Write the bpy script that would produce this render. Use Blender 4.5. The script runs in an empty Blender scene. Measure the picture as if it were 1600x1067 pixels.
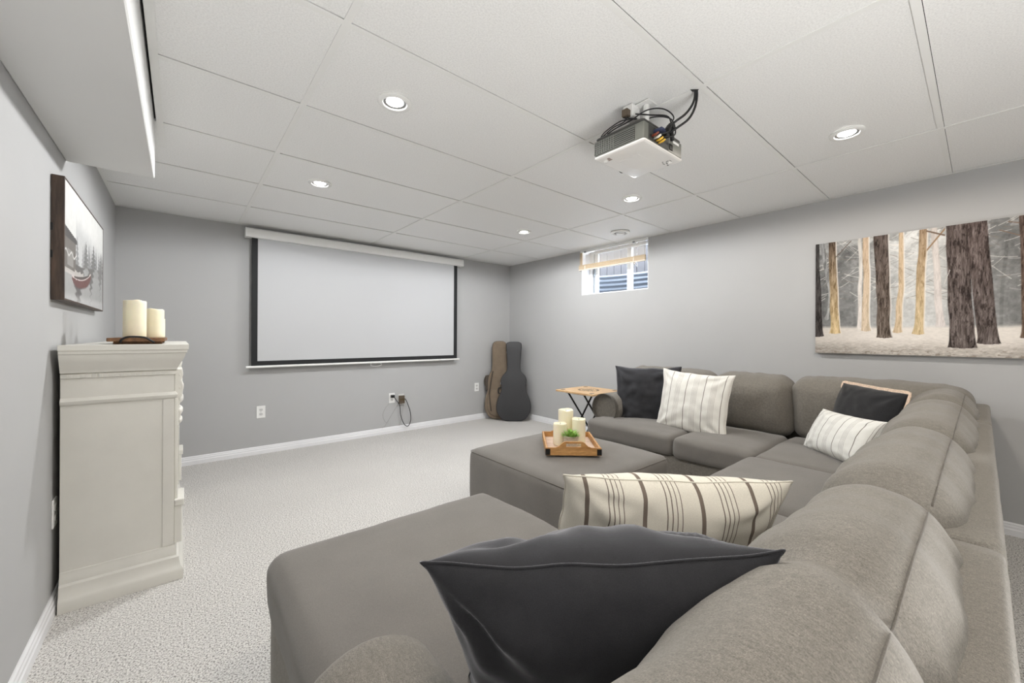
import bpy, bmesh, math, random
import numpy as np
from mathutils import Vector, Matrix, noise
from mathutils.bvhtree import BVHTree

S = bpy.context.scene
COL = S.collection
PI = math.pi

# ------------------------------------------------------------------ camera
YAW, ROLL, FPX, CAMH = 0.6987, -0.0048, 617.24, 1.1345
XL, XR, YB, YR, ZC = -0.398, 3.686, 4.445, -3.0, 2.165      # room: left, right, screen wall, rear wall, ceiling

cam_data = bpy.data.cameras.new('camera')
cam_data.sensor_fit = 'HORIZONTAL'
cam_data.sensor_width = 36.0
cam_data.lens = FPX / 1600.0 * 36.0
cam_data.shift_y = -(533.5 - 525.69) / 1600.0
cam_data.clip_start = 0.02
cam = bpy.data.objects.new('camera', cam_data)
COL.objects.link(cam)
F = Vector((math.sin(YAW), math.cos(YAW), 0)); R = Vector((math.cos(YAW), -math.sin(YAW), 0)); U = Vector((0, 0, 1))
cr, sr = math.cos(ROLL), math.sin(ROLL)
R2 = R * cr - U * sr
U2 = R * sr + U * cr
m = Matrix((R2, U2, -F)).transposed().to_4x4()
m.translation = Vector((0, 0, CAMH))
cam.matrix_world = m
S.camera = cam
S.cycles.max_bounces = 16
S.cycles.diffuse_bounces = 10

# ------------------------------------------------------------------ world, lights, exposure
S.view_settings.view_transform = 'Standard'
S.view_settings.look = 'None'
S.view_settings.gamma = 1.0
S.view_settings.use_curve_mapping = False
S.view_settings.exposure = 0.21

world = bpy.data.worlds.new('daylight')
S.world = world
world.use_nodes = True
bg = world.node_tree.nodes['Background']
bg.inputs[0].default_value = (0.86, 0.93, 1.0, 1)
bg.inputs[1].default_value = 28.0

POT_W = {2.884: 50.0, 2.898: 58.0, 1.668: 27.0, 1.679: 24.0, 0.441: 19.0, 0.44: 15.0, -0.78: 8.0, -2.0: 8.0}      # watts of each recessed lamp, row by row
NEUTRAL, WARM = (0.985, 0.995, 1.0), (1.0, 0.90, 0.78)
POTS_VISIBLE = [(0.721, 1.668), (0.720, 2.884), (2.562, 0.441), (2.565, 1.679), (2.584, 2.898)]
POTS_BEHIND = [(0.72, 0.44), (0.72, -0.78), (2.565, -0.78), (0.72, -2.0), (2.565, -2.0)]

def lamp_light(name, x, y, w, col=(1.0, 0.95, 0.88)):
    d = bpy.data.lights.new(name, 'SPOT')
    d.energy = w; d.color = col; d.spot_size = math.radians(180); d.spot_blend = 0.20
    d.shadow_soft_size = 0.045
    o = bpy.data.objects.new(name, d); COL.objects.link(o)
    o.location = (x, y, ZC - 0.03)
    return o

for (x, y) in POTS_BEHIND:
    lamp_light('recessed_lamp_light', x, y, POT_W[y], WARM)

# added fill behind the camera, aimed up to brighten the ceiling like bounced flash
fl = bpy.data.lights.new('added_ceiling_fill', 'AREA')
fl.shape = 'DISK'; fl.size = 1.2; fl.energy = 50; fl.color = (1.0, 0.995, 0.98); fl.spread = math.radians(170)
flo = bpy.data.objects.new('added_ceiling_fill', fl); COL.objects.link(flo)
flo.location = (0.4, -1.0, 0.35); flo.rotation_euler = (math.radians(180), 0, 0)

# ------------------------------------------------------------------ materials
def s2l(c):
    return tuple((x / 12.92 if x <= 0.04045 else ((x + 0.055) / 1.055) ** 2.4) for x in [v / 255.0 for v in c])

class NT:
    def __init__(s, name):
        s.m = bpy.data.materials.new(name); s.m.use_nodes = True
        s.n = s.m.node_tree.nodes; s.l = s.m.node_tree.links
        s.b = s.n['Principled BSDF']
    def new(s, t, **kw):
        n = s.n.new(t)
        for k, v in kw.items():
            if k in n.inputs: n.inputs[k].default_value = v
            else: setattr(n, k, v)
        return n
    def link(s, a, b): s.l.new(a, b)
    def coord(s, which='Object', scale=(1, 1, 1), rot=(0, 0, 0)):
        tc = s.n.new('ShaderNodeTexCoord'); mp = s.n.new('ShaderNodeMapping')
        mp.inputs['Scale'].default_value = scale; mp.inputs['Rotation'].default_value = rot
        s.link(tc.outputs[which], mp.inputs[0]); return mp.outputs[0]
    def noise(s, vec, scale, detail=4, rough=0.55):
        n = s.n.new('ShaderNodeTexNoise'); n.inputs['Scale'].default_value = scale
        n.inputs['Detail'].default_value = detail; n.inputs['Roughness'].default_value = rough
        s.link(vec, n.inputs['Vector']); return n
    def ramp(s, fac, stops, interp='LINEAR'):
        r = s.n.new('ShaderNodeValToRGB'); r.color_ramp.interpolation = interp
        e = r.color_ramp.elements
        while len(e) < len(stops): e.new(0.5)
        for i, (p, c) in enumerate(stops):
            e[i].position = p; e[i].color = (*c, 1)
        s.link(fac, r.inputs[0]); return r.outputs[0]
    def mix(s, fac, a, b, mode='MIX'):
        n = s.n.new('ShaderNodeMix'); n.data_type = 'RGBA'; n.blend_type = mode
        for sock, v in ((n.inputs[0], fac), (n.inputs[6], a), (n.inputs[7], b)):
            if isinstance(v, (int, float)): sock.default_value = v
            elif isinstance(v, tuple): sock.default_value = (*v, 1) if len(v) == 3 else v
            else: s.link(v, sock)
        return n.outputs[2]
    def math(s, op, a, b=None):
        n = s.n.new('ShaderNodeMath'); n.operation = op
        for i, v in enumerate((a, b)):
            if v is None: continue
            if isinstance(v, (int, float)): n.inputs[i].default_value = v
            else: s.link(v, n.inputs[i])
        return n.outputs[0]
    def bump(s, h, strength, dist):
        n = s.n.new('ShaderNodeBump'); n.inputs['Strength'].default_value = strength; n.inputs['Distance'].default_value = dist
        s.link(h, n.inputs['Height']); s.link(n.outputs[0], s.b.inputs['Normal'])
    def color(s, v):
        if isinstance(v, tuple): s.b.inputs['Base Color'].default_value = (*v, 1)
        else: s.link(v, s.b.inputs['Base Color'])

M = {}
def simple(key, rgb, rough=0.5, metal=0.0, var=0.06, nscale=30, bump=0.0, bscale=200, spec=None, sheen=0.0, coat=0.0):
    t = NT(key); v = t.coord()
    c = s2l(rgb)
    n = t.noise(v, nscale, 3)
    lo = tuple(x * (1 - var) for x in c); hi = tuple(min(1, x * (1 + var)) for x in c)
    t.color(t.ramp(n.outputs[0], [(0.3, lo), (0.7, hi)]))
    t.b.inputs['Roughness'].default_value = rough; t.b.inputs['Metallic'].default_value = metal
    if spec is not None: t.b.inputs['Specular IOR Level'].default_value = spec
    if sheen: t.b.inputs['Sheen Weight'].default_value = sheen
    if coat: t.b.inputs['Coat Weight'].default_value = coat
    if bump:
        b = t.noise(v, bscale, 4); t.bump(b.outputs[0], bump, 0.002)
    M[key] = t.m; return t.m

simple('wall_paint', (174, 174, 174), 0.75, var=0.012, nscale=3, bump=0.12, bscale=260)
simple('soffit_paint', (212, 212, 211), 0.75, var=0.012, nscale=3, bump=0.08, bscale=260)
simple('trim_white', (226, 226, 228), 0.4, var=0.015, nscale=6)
simple('grid_white', (236, 236, 234), 0.45, var=0.01, nscale=6)
simple('plenum', (26, 25, 24), 0.9)
simple('plastic_white', (232, 232, 230), 0.35, var=0.01)
simple('plastic_socket', (206, 206, 204), 0.4, var=0.01)
simple('slot_dark', (42, 40, 38), 0.6)
simple('black_metal', (26, 26, 27), 0.45, metal=0.3)
simple('steel', (150, 150, 150), 0.35, metal=0.9)
simple('brass_dull', (120, 104, 78), 0.4, metal=0.8)
simple('cord_black', (22, 22, 24), 0.5)
simple('cord_grey', (158, 156, 152), 0.55)
simple('adapter_brown', (92, 80, 66), 0.55)
simple('screen_white', (188, 189, 191), 0.8, var=0.006, nscale=2)
simple('screen_black', (24, 25, 27), 0.75)
simple('projector_grey', (104, 106, 100), 0.5, var=0.02)
simple('projector_dark', (62, 62, 60), 0.55, var=0.02)
simple('projector_white', (232, 230, 227), 0.3, var=0.008, coat=0.2)
simple('print_dark', (70, 66, 62), 0.5)
simple('print_brown', (128, 96, 88), 0.5)
simple('plug_yellow', (222, 178, 60), 0.4)
simple('plug_white', (224, 218, 204), 0.4)
simple('plug_red', (118, 58, 40), 0.4)
simple('cord_blue', (48, 56, 84), 0.5)
simple('candle_wax', (238, 231, 205), 0.5, var=0.03, nscale=16)
bw = M['candle_wax'].node_tree.nodes['Principled BSDF']
bw.inputs['Subsurface Weight'].default_value = 0.35; bw.inputs['Subsurface Radius'].default_value = (0.02, 0.016, 0.008)
simple('wick', (52, 44, 38), 0.8)
simple('leaf_green', (150, 186, 96), 0.5, var=0.3, nscale=80)
simple('guitar_black', (50, 50, 52), 0.55, var=0.08, nscale=60, bump=0.25, bscale=700)
simple('guitar_trim', (26, 26, 27), 0.6)
simple('gig_brown', (116, 102, 86), 0.85, var=0.10, nscale=12, bump=0.35, bscale=500, sheen=0.2)
simple('gig_dark', (74, 66, 58), 0.85, var=0.1, bump=0.3, bscale=500)
simple('canvas_edge', (196, 190, 182), 0.8)
simple('mantel_white', (216, 214, 207), 0.5, var=0.025, nscale=9, bump=0.10, bscale=60)
simple('firebox_black', (20, 19, 19), 0.6)
simple('log_brown', (72, 50, 36), 0.9, var=0.3, nscale=25, bump=0.6, bscale=60)
simple('bamboo', (196, 176, 148), 0.7, var=0.14, nscale=140)
simple('bamboo_pale', (222, 212, 198), 0.7, var=0.12, nscale=140)
simple('window_vinyl', (236, 238, 240), 0.35, var=0.008)
simple('window_gasket', (150, 158, 166), 0.5)
simple('soil_gravel', (74, 72, 70), 0.95, var=0.3, nscale=60, bump=0.7, bscale=90)
simple('fence_wood', (30, 28, 30), 0.85, var=0.3, nscale=9, bump=0.4, bscale=40)
simple('well_metal', (84, 89, 97), 0.6, metal=0.0, var=0.05)
simple('ceramic_pot', (184, 174, 158), 0.85, var=0.16, nscale=70, bump=0.6, bscale=120)
simple('vent_dark', (120, 122, 124), 0.6)

def wood(key, dark, light, axis='X', scale=9.0, rough=0.5):
    t = NT(key)
    sc = {'X': (0.12, 1, 1), 'Y': (1, 0.12, 1), 'Z': (1, 1, 0.12)}[axis]
    v = t.coord(scale=sc)
    n = t.noise(v, scale * 6, 5, 0.6)
    n2 = t.noise(v, scale * 28, 3)
    a = t.ramp(n.outputs[0], [(0.3, s2l(dark)), (0.72, s2l(light))])
    b = t.ramp(n2.outputs[0], [(0.35, (0.72, 0.70, 0.68)), (0.65, (1, 1, 1))])
    t.color(t.mix(1.0, a, b, 'MULTIPLY')); t.b.inputs['Roughness'].default_value = rough
    t.bump(n2.outputs[0], 0.25, 0.002); M[key] = t.m
wood('wood_dark', (40, 30, 24), (92, 72, 58), 'Z', 5)
wood('wood_tray', (92, 62, 38), (150, 108, 70), 'Y', 9)
wood('wood_light', (176, 124, 68), (216, 168, 108), 'X', 9, 0.45)
wood('wood_tray_floor', (196, 164, 138), (226, 204, 186), 'X', 9, 0.5)
wood('wood_tabletop', (196, 156, 110), (226, 194, 150), 'Y', 9, 0.4)

def fabric(key, rgb, var=0.13, weave=1500, bump=0.35, rough=0.92, sheen=0.2, blotch=0.07, along=(1, 0.28, 0.28)):
    """Woven upholstery: fine threads in two directions and soft slubs running one way."""
    t = NT(key); c = s2l(rgb)
    v = t.coord()
    fine = t.noise(t.coord(scale=along), weave, 2, 0.6)
    fine2 = t.noise(t.coord(scale=tuple(1 if a < 0.5 else 0.35 for a in along)), weave * 0.8, 2, 0.6)
    f = t.math('ADD', t.math('MULTIPLY', fine.outputs[0], 0.6), t.math('MULTIPLY', fine2.outputs[0], 0.4))
    slub = t.noise(t.coord(scale=along), weave * 0.22, 3, 0.6)
    big = t.noise(v, 5.0, 3)
    base = t.ramp(f, [(0.36, tuple(x * (1 - var * 2.2) for x in c)), (0.64, tuple(min(1, x * (1 + var * 2)) for x in c))])
    bl = t.ramp(big.outputs[0], [(0.3, (1 - blotch,) * 3), (0.7, (1.0,) * 3)])
    sl = t.ramp(slub.outputs[0], [(0.35, (1 - var * 1.2,) * 3), (0.65, (1.0,) * 3)])
    t.color(t.mix(1.0, t.mix(1.0, base, bl, 'MULTIPLY'), sl, 'MULTIPLY'))
    t.b.inputs['Roughness'].default_value = rough
    t.b.inputs['Specular IOR Level'].default_value = 0.12
    t.b.inputs['Sheen Weight'].default_value = sheen; t.b.inputs['Sheen Roughness'].default_value = 0.5
    t.bump(f, bump, 0.0008); M[key] = t.m
fabric('sofa_fabric', (129, 124, 116), var=0.17, weave=1250, bump=0.5)
fabric('sofa_seat_fabric', (122, 118, 113), var=0.08, bump=0.25, along=(1, 1, 0.4), blotch=0.12)
fabric('sofa_seam', (104, 99, 92))
fabric('black_fabric', (40, 40, 42), var=0.2)

def velvet(key, rgb):
    t = NT(key); c = s2l(rgb)
    n = t.noise(t.coord(), 9, 4)
    n2 = t.noise(t.coord(), 900, 2)
    a = t.ramp(n.outputs[0], [(0.3, tuple(x * 0.7 for x in c)), (0.7, tuple(x * 1.35 for x in c))])
    b = t.ramp(n2.outputs[0], [(0.3, (0.7,) * 3), (0.7, (1,) * 3)])
    t.color(t.mix(1.0, a, b, 'MULTIPLY'))
    t.b.inputs['Roughness'].default_value = 0.75; t.b.inputs['Specular IOR Level'].default_value = 0.2
    t.b.inputs['Sheen Weight'].default_value = 1.0; t.b.inputs['Sheen Roughness'].default_value = 0.35
    t.b.inputs['Sheen Tint'].default_value = (0.62, 0.62, 0.66, 1)
    t.bump(n2.outputs[0], 0.3, 0.001); M[key] = t.m
velvet('black_velvet', (50, 50, 53))

def striped(key, period, thick, thin, gap, nthin, phase=0.0, cream=(226, 221, 209), brown=(122, 111, 102), fine=None):
    """Woven stripe: one wide band and a group of thin lines in each repeat, along the pillow's own U."""
    t = NT(key)
    tc = t.n.new('ShaderNodeTexCoord'); sep = t.n.new('ShaderNodeSeparateXYZ')
    t.link(tc.outputs['UV'], sep.inputs[0])
    x = t.math('FRACT', t.math('ADD', t.math('DIVIDE', sep.outputs[0], period), phase))
    cr_, br_ = s2l(cream), s2l(brown); fi_ = s2l(fine or brown)
    stops = [(0.0, cr_)]
    c0 = 0.30
    for i in range(nthin):
        p = c0 + (i - (nthin - 1) / 2) * gap
        stops += [(p - thin / 2, fi_), (p + thin / 2, cr_)]
    stops += [(0.8 - thick / 2, br_), (0.8 + thick / 2, cr_)]
    col = t.ramp(x, stops, 'CONSTANT')
    w1 = t.noise(t.coord('UV', scale=(1, 0.25, 1)), 500, 2)
    w2 = t.noise(t.coord('UV', scale=(0.25, 1, 1)), 500, 2)
    f = t.math('MULTIPLY', t.math('ADD', w1.outputs[0], w2.outputs[0]), 0.5)
    sh = t.ramp(f, [(0.35, (0.86, 0.855, 0.84)), (0.6, (1, 1, 1))])
    t.color(t.mix(1.0, col, sh, 'MULTIPLY'))
    t.b.inputs['Roughness'].default_value = 0.95; t.b.inputs['Specular IOR Level'].default_value = 0.1
    t.bump(f, 0.35, 0.0012); M[key] = t.m
striped('stripe_wide', 0.235, 0.075, 0.018, 0.085, 4, phase=0.45)
striped('stripe_square', 0.245, 0.036, 0.016, 0.065, 5, phase=0.02, cream=(228, 226, 220), brown=(120, 112, 106), fine=(176, 170, 164))
striped('stripe_small', 0.25, 0.035, 0.016, 0.07, 4, phase=0.3, cream=(226, 225, 220), brown=(126, 120, 114), fine=(164, 158, 153))

def carpet():
    t = NT('carpet'); v = t.coord()
    vo = t.n.new('ShaderNodeTexVoronoi'); vo.inputs['Scale'].default_value = 300; t.link(v, vo.inputs['Vector'])
    n = t.noise(v, 165, 2, 0.7); big = t.noise(v, 1.6, 3)
    a = t.ramp(n.outputs[0], [(0.33, s2l((104, 101, 98))), (0.46, s2l((196, 193, 189))), (0.56, s2l((226, 223, 219))), (0.75, s2l((238, 236, 232)))])
    b = t.ramp(big.outputs[0], [(0.3, (0.94, 0.94, 0.94)), (0.7, (1, 1, 1))])
    t.color(t.mix(1.0, a, b, 'MULTIPLY')); t.b.inputs['Roughness'].default_value = 0.95
    t.b.inputs['Specular IOR Level'].default_value = 0.1
    h = t.math('ADD', t.math('MULTIPLY', vo.outputs['Distance'], -1.0), n.outputs[0])
    t.bump(h, 0.55, 0.004); M['carpet'] = t.m
carpet()

def tile_mat():
    t = NT('ceiling_tile_vinyl'); v = t.coord()
    n = t.noise(v, 170, 3, 0.6)
    t.color(t.ramp(n.outputs[0], [(0.34, s2l((230, 230, 229))), (0.6, s2l((243, 243, 242)))]))
    t.b.inputs['Roughness'].default_value = 0.42
    t.bump(n.outputs[0], 0.35, 0.003); M['ceiling_tile_vinyl'] = t.m
tile_mat()

def glass():
    t = NT('window_glass')
    t.b.inputs['Base Color'].default_value = (0.93, 0.96, 1, 1); t.b.inputs['Transmission Weight'].default_value = 1
    t.b.inputs['Roughness'].default_value = 0.0; t.b.inputs['IOR'].default_value = 1.02
    M['window_glass'] = t.m
glass()
def emit(key, col, st):
    t = NT(key); t.b.inputs['Emission Color'].default_value = (*col, 1); t.b.inputs['Emission Strength'].default_value = st
    M[key] = t.m
emit('lamp_glow', (1, 0.98, 0.94), 14)
def attr_mat(key, rough=0.6):
    t = NT(key); a = t.n.new('ShaderNodeAttribute'); a.attribute_name = 'print'
    t.link(a.outputs['Color'], t.b.inputs['Base Color']); t.b.inputs['Roughness'].default_value = rough
    t.b.inputs['Specular IOR Level'].default_value = 0.25
    M[key] = t.m
attr_mat('canvas_print')

# ------------------------------------------------------------------ building helpers
def nb(): return bmesh.new()

def finish(name, bm, mat, parent=None, smooth=False, offset=None):
    if offset is not None:
        bmesh.ops.translate(bm, verts=bm.verts, vec=-Vector(offset))
    me = bpy.data.meshes.new(name); bm.normal_update(); bm.to_mesh(me); bm.free()
    if mat is not None: me.materials.append(M[mat] if isinstance(mat, str) else mat)
    if smooth:
        for p in me.polygons: p.use_smooth = True
    o = bpy.data.objects.new(name, me); COL.objects.link(o)
    if parent is not None: o.parent = parent
    return o

def smooth_angle(o, deg=40):
    for p in o.data.polygons: p.use_smooth = True
    try: o.data.set_sharp_from_angle(angle=math.radians(deg))
    except Exception: pass
    return o

def tag(o, label, cat, group=None, kind=None):
    o['label'] = label; o['category'] = cat
    if group: o['group'] = group
    if kind: o['kind'] = kind
    return o

def thing(name, label, cat, loc=(0, 0, 0), rotz=0.0, group=None, kind=None):
    o = bpy.data.objects.new(name, None); COL.objects.link(o)
    o.empty_display_size = 0.05
    o.location = loc; o.rotation_euler = (0, 0, rotz)
    return tag(o, label, cat, group, kind)

def box(bm, x0, x1, y0, y1, z0, z1, bev=0.0, seg=2):
    r = bmesh.ops.create_cube(bm, size=1.0)
    vs = r['verts']
    for v in vs:
        v.co = Vector((x0 + (v.co.x + .5) * (x1 - x0), y0 + (v.co.y + .5) * (y1 - y0), z0 + (v.co.z + .5) * (z1 - z0)))
    if bev > 0:
        es = list({e for v in vs for e in v.link_edges})
        bmesh.ops.bevel(bm, geom=es, offset=bev, segments=seg, profile=0.5, affect='EDGES')
    return bm

def tube(bm, pts, r, n=8, closed=False, caps=True):
    pts = [Vector(p) for p in pts]; N = len(pts); rings = []
    rad = r if isinstance(r, (list, tuple)) else [r] * N
    up = None
    for i, p in enumerate(pts):
        a = pts[i - 1] if (i > 0 or closed) else pts[i]
        b = pts[(i + 1) % N] if (i < N - 1 or closed) else pts[i]
        d = (b - a).normalized()
        if up is None:
            up = Vector((0, 0, 1)) if abs(d.z) < 0.9 else Vector((1, 0, 0))
        s = d.cross(up)
        if s.length < 1e-6: s = d.cross(Vector((0.3, 1, 0.2)))
        s.normalize(); up = s.cross(d).normalized()
        rings.append([bm.verts.new(p + (s * math.cos(2 * PI * k / n) + up * math.sin(2 * PI * k / n)) * rad[i]) for k in range(n)])
    for i in range(N if closed else N - 1):
        A, B = rings[i], rings[(i + 1) % N]
        for k in range(n):
            bm.faces.new((A[k], A[(k + 1) % n], B[(k + 1) % n], B[k]))
    if not closed and caps:
        bm.faces.new(list(reversed(rings[0]))); bm.faces.new(rings[-1])
    return bm

def smooth_path(ctrl, n=10, closed=False):
    P = [Vector(c) for c in ctrl]; N = len(P); out = []
    rng = range(N if closed else N - 1)
    for i in rng:
        if closed: p0, p1, p2, p3 = P[i - 1], P[i], P[(i + 1) % N], P[(i + 2) % N]
        else: p0, p1, p2, p3 = P[max(i - 1, 0)], P[i], P[i + 1], P[min(i + 2, N - 1)]
        for k in range(n):
            t = k / n
            out.append(0.5 * ((2 * p1) + (p2 - p0) * t + (2 * p0 - 5 * p1 + 4 * p2 - p3) * t * t + (3 * p1 - p0 - 3 * p2 + p3) * t ** 3))
    if not closed: out.append(P[-1])
    return out

def lathe(bm, prof, n=32, c=(0, 0, 0), cap_bottom=False, cap_top=False):
    c = Vector(c); rings = []
    for (r, z) in prof:
        if r < 1e-6: rings.append([bm.verts.new(c + Vector((0, 0, z)))])
        else: rings.append([bm.verts.new(c + Vector((r * math.cos(2 * PI * k / n), r * math.sin(2 * PI * k / n), z))) for k in range(n)])
    for A, B in zip(rings[:-1], rings[1:]):
        for k in range(n):
            a0, a1 = A[k % len(A)], A[(k + 1) % len(A)]; b0, b1 = B[k % len(B)], B[(k + 1) % len(B)]
            f = []
            for v in (a0, a1, b1, b0):
                if v not in f: f.append(v)
            if len(f) >= 3: bm.faces.new(f)
    if cap_bottom and len(rings[0]) > 2: bm.faces.new(list(reversed(rings[0])))
    if cap_top and len(rings[-1]) > 2: bm.faces.new(rings[-1])
    return bm

def sweep(bm, prof, path, side=1, closed_prof=True):
    """Moulding: profile points (out, z) swept along a horizontal polyline with mitred corners; out is to the path's right when side=1."""
    P = [Vector((p[0], p[1], 0)) for p in path]; rings = []
    for i, p in enumerate(P):
        dirs = []
        if i > 0: dirs.append((P[i] - P[i - 1]).normalized())
        if i < len(P) - 1: dirs.append((P[i + 1] - P[i]).normalized())
        ns = [Vector((d.y, -d.x, 0)) * side for d in dirs]
        if len(ns) == 2:
            b = (ns[0] + ns[1]).normalized(); k = 1.0 / max(0.2, b.dot(ns[0])); o = b * k
        else: o = ns[0]
        rings.append([bm.verts.new(p + o * a + Vector((0, 0, z))) for (a, z) in prof])
    n = len(prof)
    for A, B in zip(rings[:-1], rings[1:]):
        for k in range(n if closed_prof else n - 1):
            bm.faces.new((A[k], A[(k + 1) % n], B[(k + 1) % n], B[k]))
    if closed_prof:
        bm.faces.new(rings[0]); bm.faces.new(list(reversed(rings[-1])))
    bmesh.ops.recalc_face_normals(bm, faces=bm.faces)
    return bm

def prism(bm, outline, d0, d1, plane='XZ', bev=0.0, seg=2):
    """Closed outline extruded between d0 and d1 along the axis left out of plane."""
    def P(a, b, d):
        return {'XZ': (a, d, b), 'XY': (a, b, d), 'YZ': (d, a, b)}[plane]
    A = [bm.verts.new(P(a, b, d0)) for a, b in outline]; B = [bm.verts.new(P(a, b, d1)) for a, b in outline]
    n = len(outline)
    fa = bm.faces.new(A); fb = bm.faces.new(list(reversed(B)))
    for k in range(n): bm.faces.new((A[k], B[k], B[(k + 1) % n], A[(k + 1) % n]))
    bmesh.ops.recalc_face_normals(bm, faces=bm.faces)
    if bev > 0:
        es = list(set(fa.edges) | set(fb.edges))
        bmesh.ops.bevel(bm, geom=es, offset=bev, segments=seg, profile=0.5, affect='EDGES')
    return bm

def cube_grid(n):
    pts = {}; faces = []
    ts = [math.sin((-1 + 2 * i / n) * PI / 2) for i in range(n + 1)]
    for ax in range(3):
        for sgn in (-1, 1):
            idx = {}
            for i in range(n + 1):
                for j in range(n + 1):
                    p = [0, 0, 0]; p[ax] = sgn; p[(ax + 1) % 3] = ts[i]; p[(ax + 2) % 3] = ts[j]
                    key = (round(p[0], 5), round(p[1], 5), round(p[2], 5))
                    if key not in pts: pts[key] = len(pts)
                    idx[i, j] = pts[key]
            for i in range(n):
                for j in range(n):
                    q = (idx[i, j], idx[i + 1, j], idx[i + 1, j + 1], idx[i, j + 1])
                    faces.append(q if sgn > 0 else tuple(reversed(q)))
    return [Vector(k) for k in pts], faces
_GRID = {}

def cushion(half, r, puff=(0, 0, 0, 0, 0, 0), n=22, wr=0.0, wscale=6.0, seed=0, warp=None):
    """Rounded box with its faces blown out: puff for -x +x -y +y -z +z. Returns a bmesh centred on the origin."""
    if n not in _GRID: _GRID[n] = cube_grid(n)
    P, Fc = _GRID[n]
    bm = bmesh.new(); half = Vector(half); vs = []
    inner = Vector([max(h - r, 1e-4) for h in half])
    for p in P:
        q = Vector((p.x * half.x, p.y * half.y, p.z * half.z))
        c = Vector([max(-inner[i], min(inner[i], q[i])) for i in range(3)])
        d = q - c
        nrm = d.normalized() if d.length > 1e-9 else Vector((0, 0, 1))
        v = c + nrm * r if d.length > 1e-9 else q
        w = [1 - min(1, abs(v[i] / half[i])) ** 2.2 for i in range(3)]
        out = Vector((0, 0, 0))
        for ax in range(3):
            k = max(0, nrm[ax]); kn = max(0, -nrm[ax]); o1, o2 = (ax + 1) % 3, (ax + 2) % 3
            out[ax] += puff[2 * ax + 1] * k * w[o1] * w[o2] - puff[2 * ax] * kn * w[o1] * w[o2]
        v = v + out
        if wr:
            ws = wscale if isinstance(wscale, (tuple, list)) else (wscale,) * 3
            a = Vector((v.x * ws[0] + seed * 7.3, v.y * ws[1], v.z * ws[2]))
            s = noise.noise(a) + 0.5 * noise.noise(a * 2.3 + Vector((seed, 3, 1)))
            v = v + nrm * (wr * s)
        if warp: v = warp(v)
        vs.append(bm.verts.new(v))
    for f in Fc: bm.faces.new([vs[i] for i in f])
    return bm

def moved(bm, loc, rot=(0, 0, 0)):
    mt = Matrix.Translation(Vector(loc)) @ Matrix.Rotation(rot[2], 4, 'Z') @ Matrix.Rotation(rot[1], 4, 'Y') @ Matrix.Rotation(rot[0], 4, 'X')
    bmesh.ops.transform(bm, matrix=mt, verts=bm.verts)
    return bm

# ================================================================== THE ROOM
o = finish('floor', box(nb(), XL - .2, XR + .3, YR - .2, YB + .2, -0.06, 0.0), 'carpet')
tag(o, 'light beige speckled loop carpet covering the whole floor', 'floor', kind='structure')
o = finish('wall_back', box(nb(), XL - .2, XR + .3, YB, YB + .12, 0, ZC + .14), 'wall_paint')
tag(o, 'light grey painted wall behind the projection screen', 'wall', kind='structure')
o = finish('wall_left', box(nb(), XL - .12, XL, YR, YB, 0, ZC + .14), 'wall_paint')
tag(o, 'light grey painted wall behind the white mantel', 'wall', kind='structure')
o = finish('wall_rear', box(nb(), XL - .2, XR + .3, YR - .12, YR, 0, ZC + .14), 'wall_paint')
tag(o, 'grey painted wall behind the camera', 'wall', kind='structure')
WY0, WY1, WZ0 = 2.214, 3.094, 1.632
XO = XR + 0.24
o = finish('wall_right', prism(nb(), [(YR, 0), (YB, 0), (YB, ZC + .14), (WY1, ZC + .14), (WY1, WZ0), (WY0, WZ0), (WY0, ZC + .14), (YR, ZC + .14)], XR, XO, 'YZ'), 'wall_paint')
tag(o, 'light grey painted wall with the small high window', 'wall', kind='structure')

# baseboards
BBP = [(0, 0), (0.016, 0), (0.016, 0.034), (0.0125, 0.040), (0.0125, 0.052), (0.009, 0.058), (0.009, 0.066), (0.004, 0.073), (0, 0.073)]
for nm, path, sd, lab in (('baseboard_back', [(XL, YB), (XR, YB)], 1, 'white stepped baseboard under the projection screen'),
                          ('baseboard_left', [(XL, YR), (XL, YB - .016)], 1, 'white stepped baseboard behind the mantel'),
                          ('baseboard_right', [(XR, YB - .016), (XR, YR)], 1, 'white stepped baseboard under the forest canvas')):
    o = finish(nm, sweep(nb(), BBP, path, sd), 'trim_white'); tag(o, lab, 'baseboard', kind='structure')

# suspended ceiling: deck above, tees and tiles as pieces
ceil = finish('ceiling', box(nb(), XL - .2, XR + .3, YR - .2, YB + .2, ZC + .14, ZC + .2), 'plenum')
tag(ceil, 'suspended ceiling of white textured tiles in a white grid', 'ceiling', kind='structure')
TX = [XL, 0.4167, 1.6367, 2.8567, XR]
TY = [YR] + [0.1343 + 0.61 * k for k in range(-5, 7)] + [YB]
SOF_X, SOF_Y, SOF_Z = -0.100, 2.665, 1.916
random.seed(4)
tile_cache = {}
def ceiling_tile(x0, x1, y0, y1):
    key = (round(x1 - x0, 4), round(y1 - y0, 4))
    if key not in tile_cache:
        bm = box(nb(), 0, x1 - x0, 0, y1 - y0, 0, 0.014)
        me = bpy.data.meshes.new('ceiling_tile'); bm.to_mesh(me); bm.free(); me.materials.append(M['ceiling_tile_vinyl']); tile_cache[key] = me
    t = bpy.data.objects.new('ceiling_tile', tile_cache[key]); COL.objects.link(t)
    t.location = (x0, y0, ZC + 0.0015 + random.uniform(0, 0.0012)); t.parent = ceil
for i in range(4):
    for j in range(len(TY) - 1):
        x0, x1, y0, y1 = TX[i], TX[i + 1], TY[j], TY[j + 1]
        if i == 0 and y1 < SOF_Y: x0 = -0.086
        ceiling_tile(x0 + (0.0138 if i else 0.001), x1 - 0.003, y0 + (0.0005 if j else 0.001), y1 - (0.0136 if j < len(TY) - 2 else 0.001))
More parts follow.
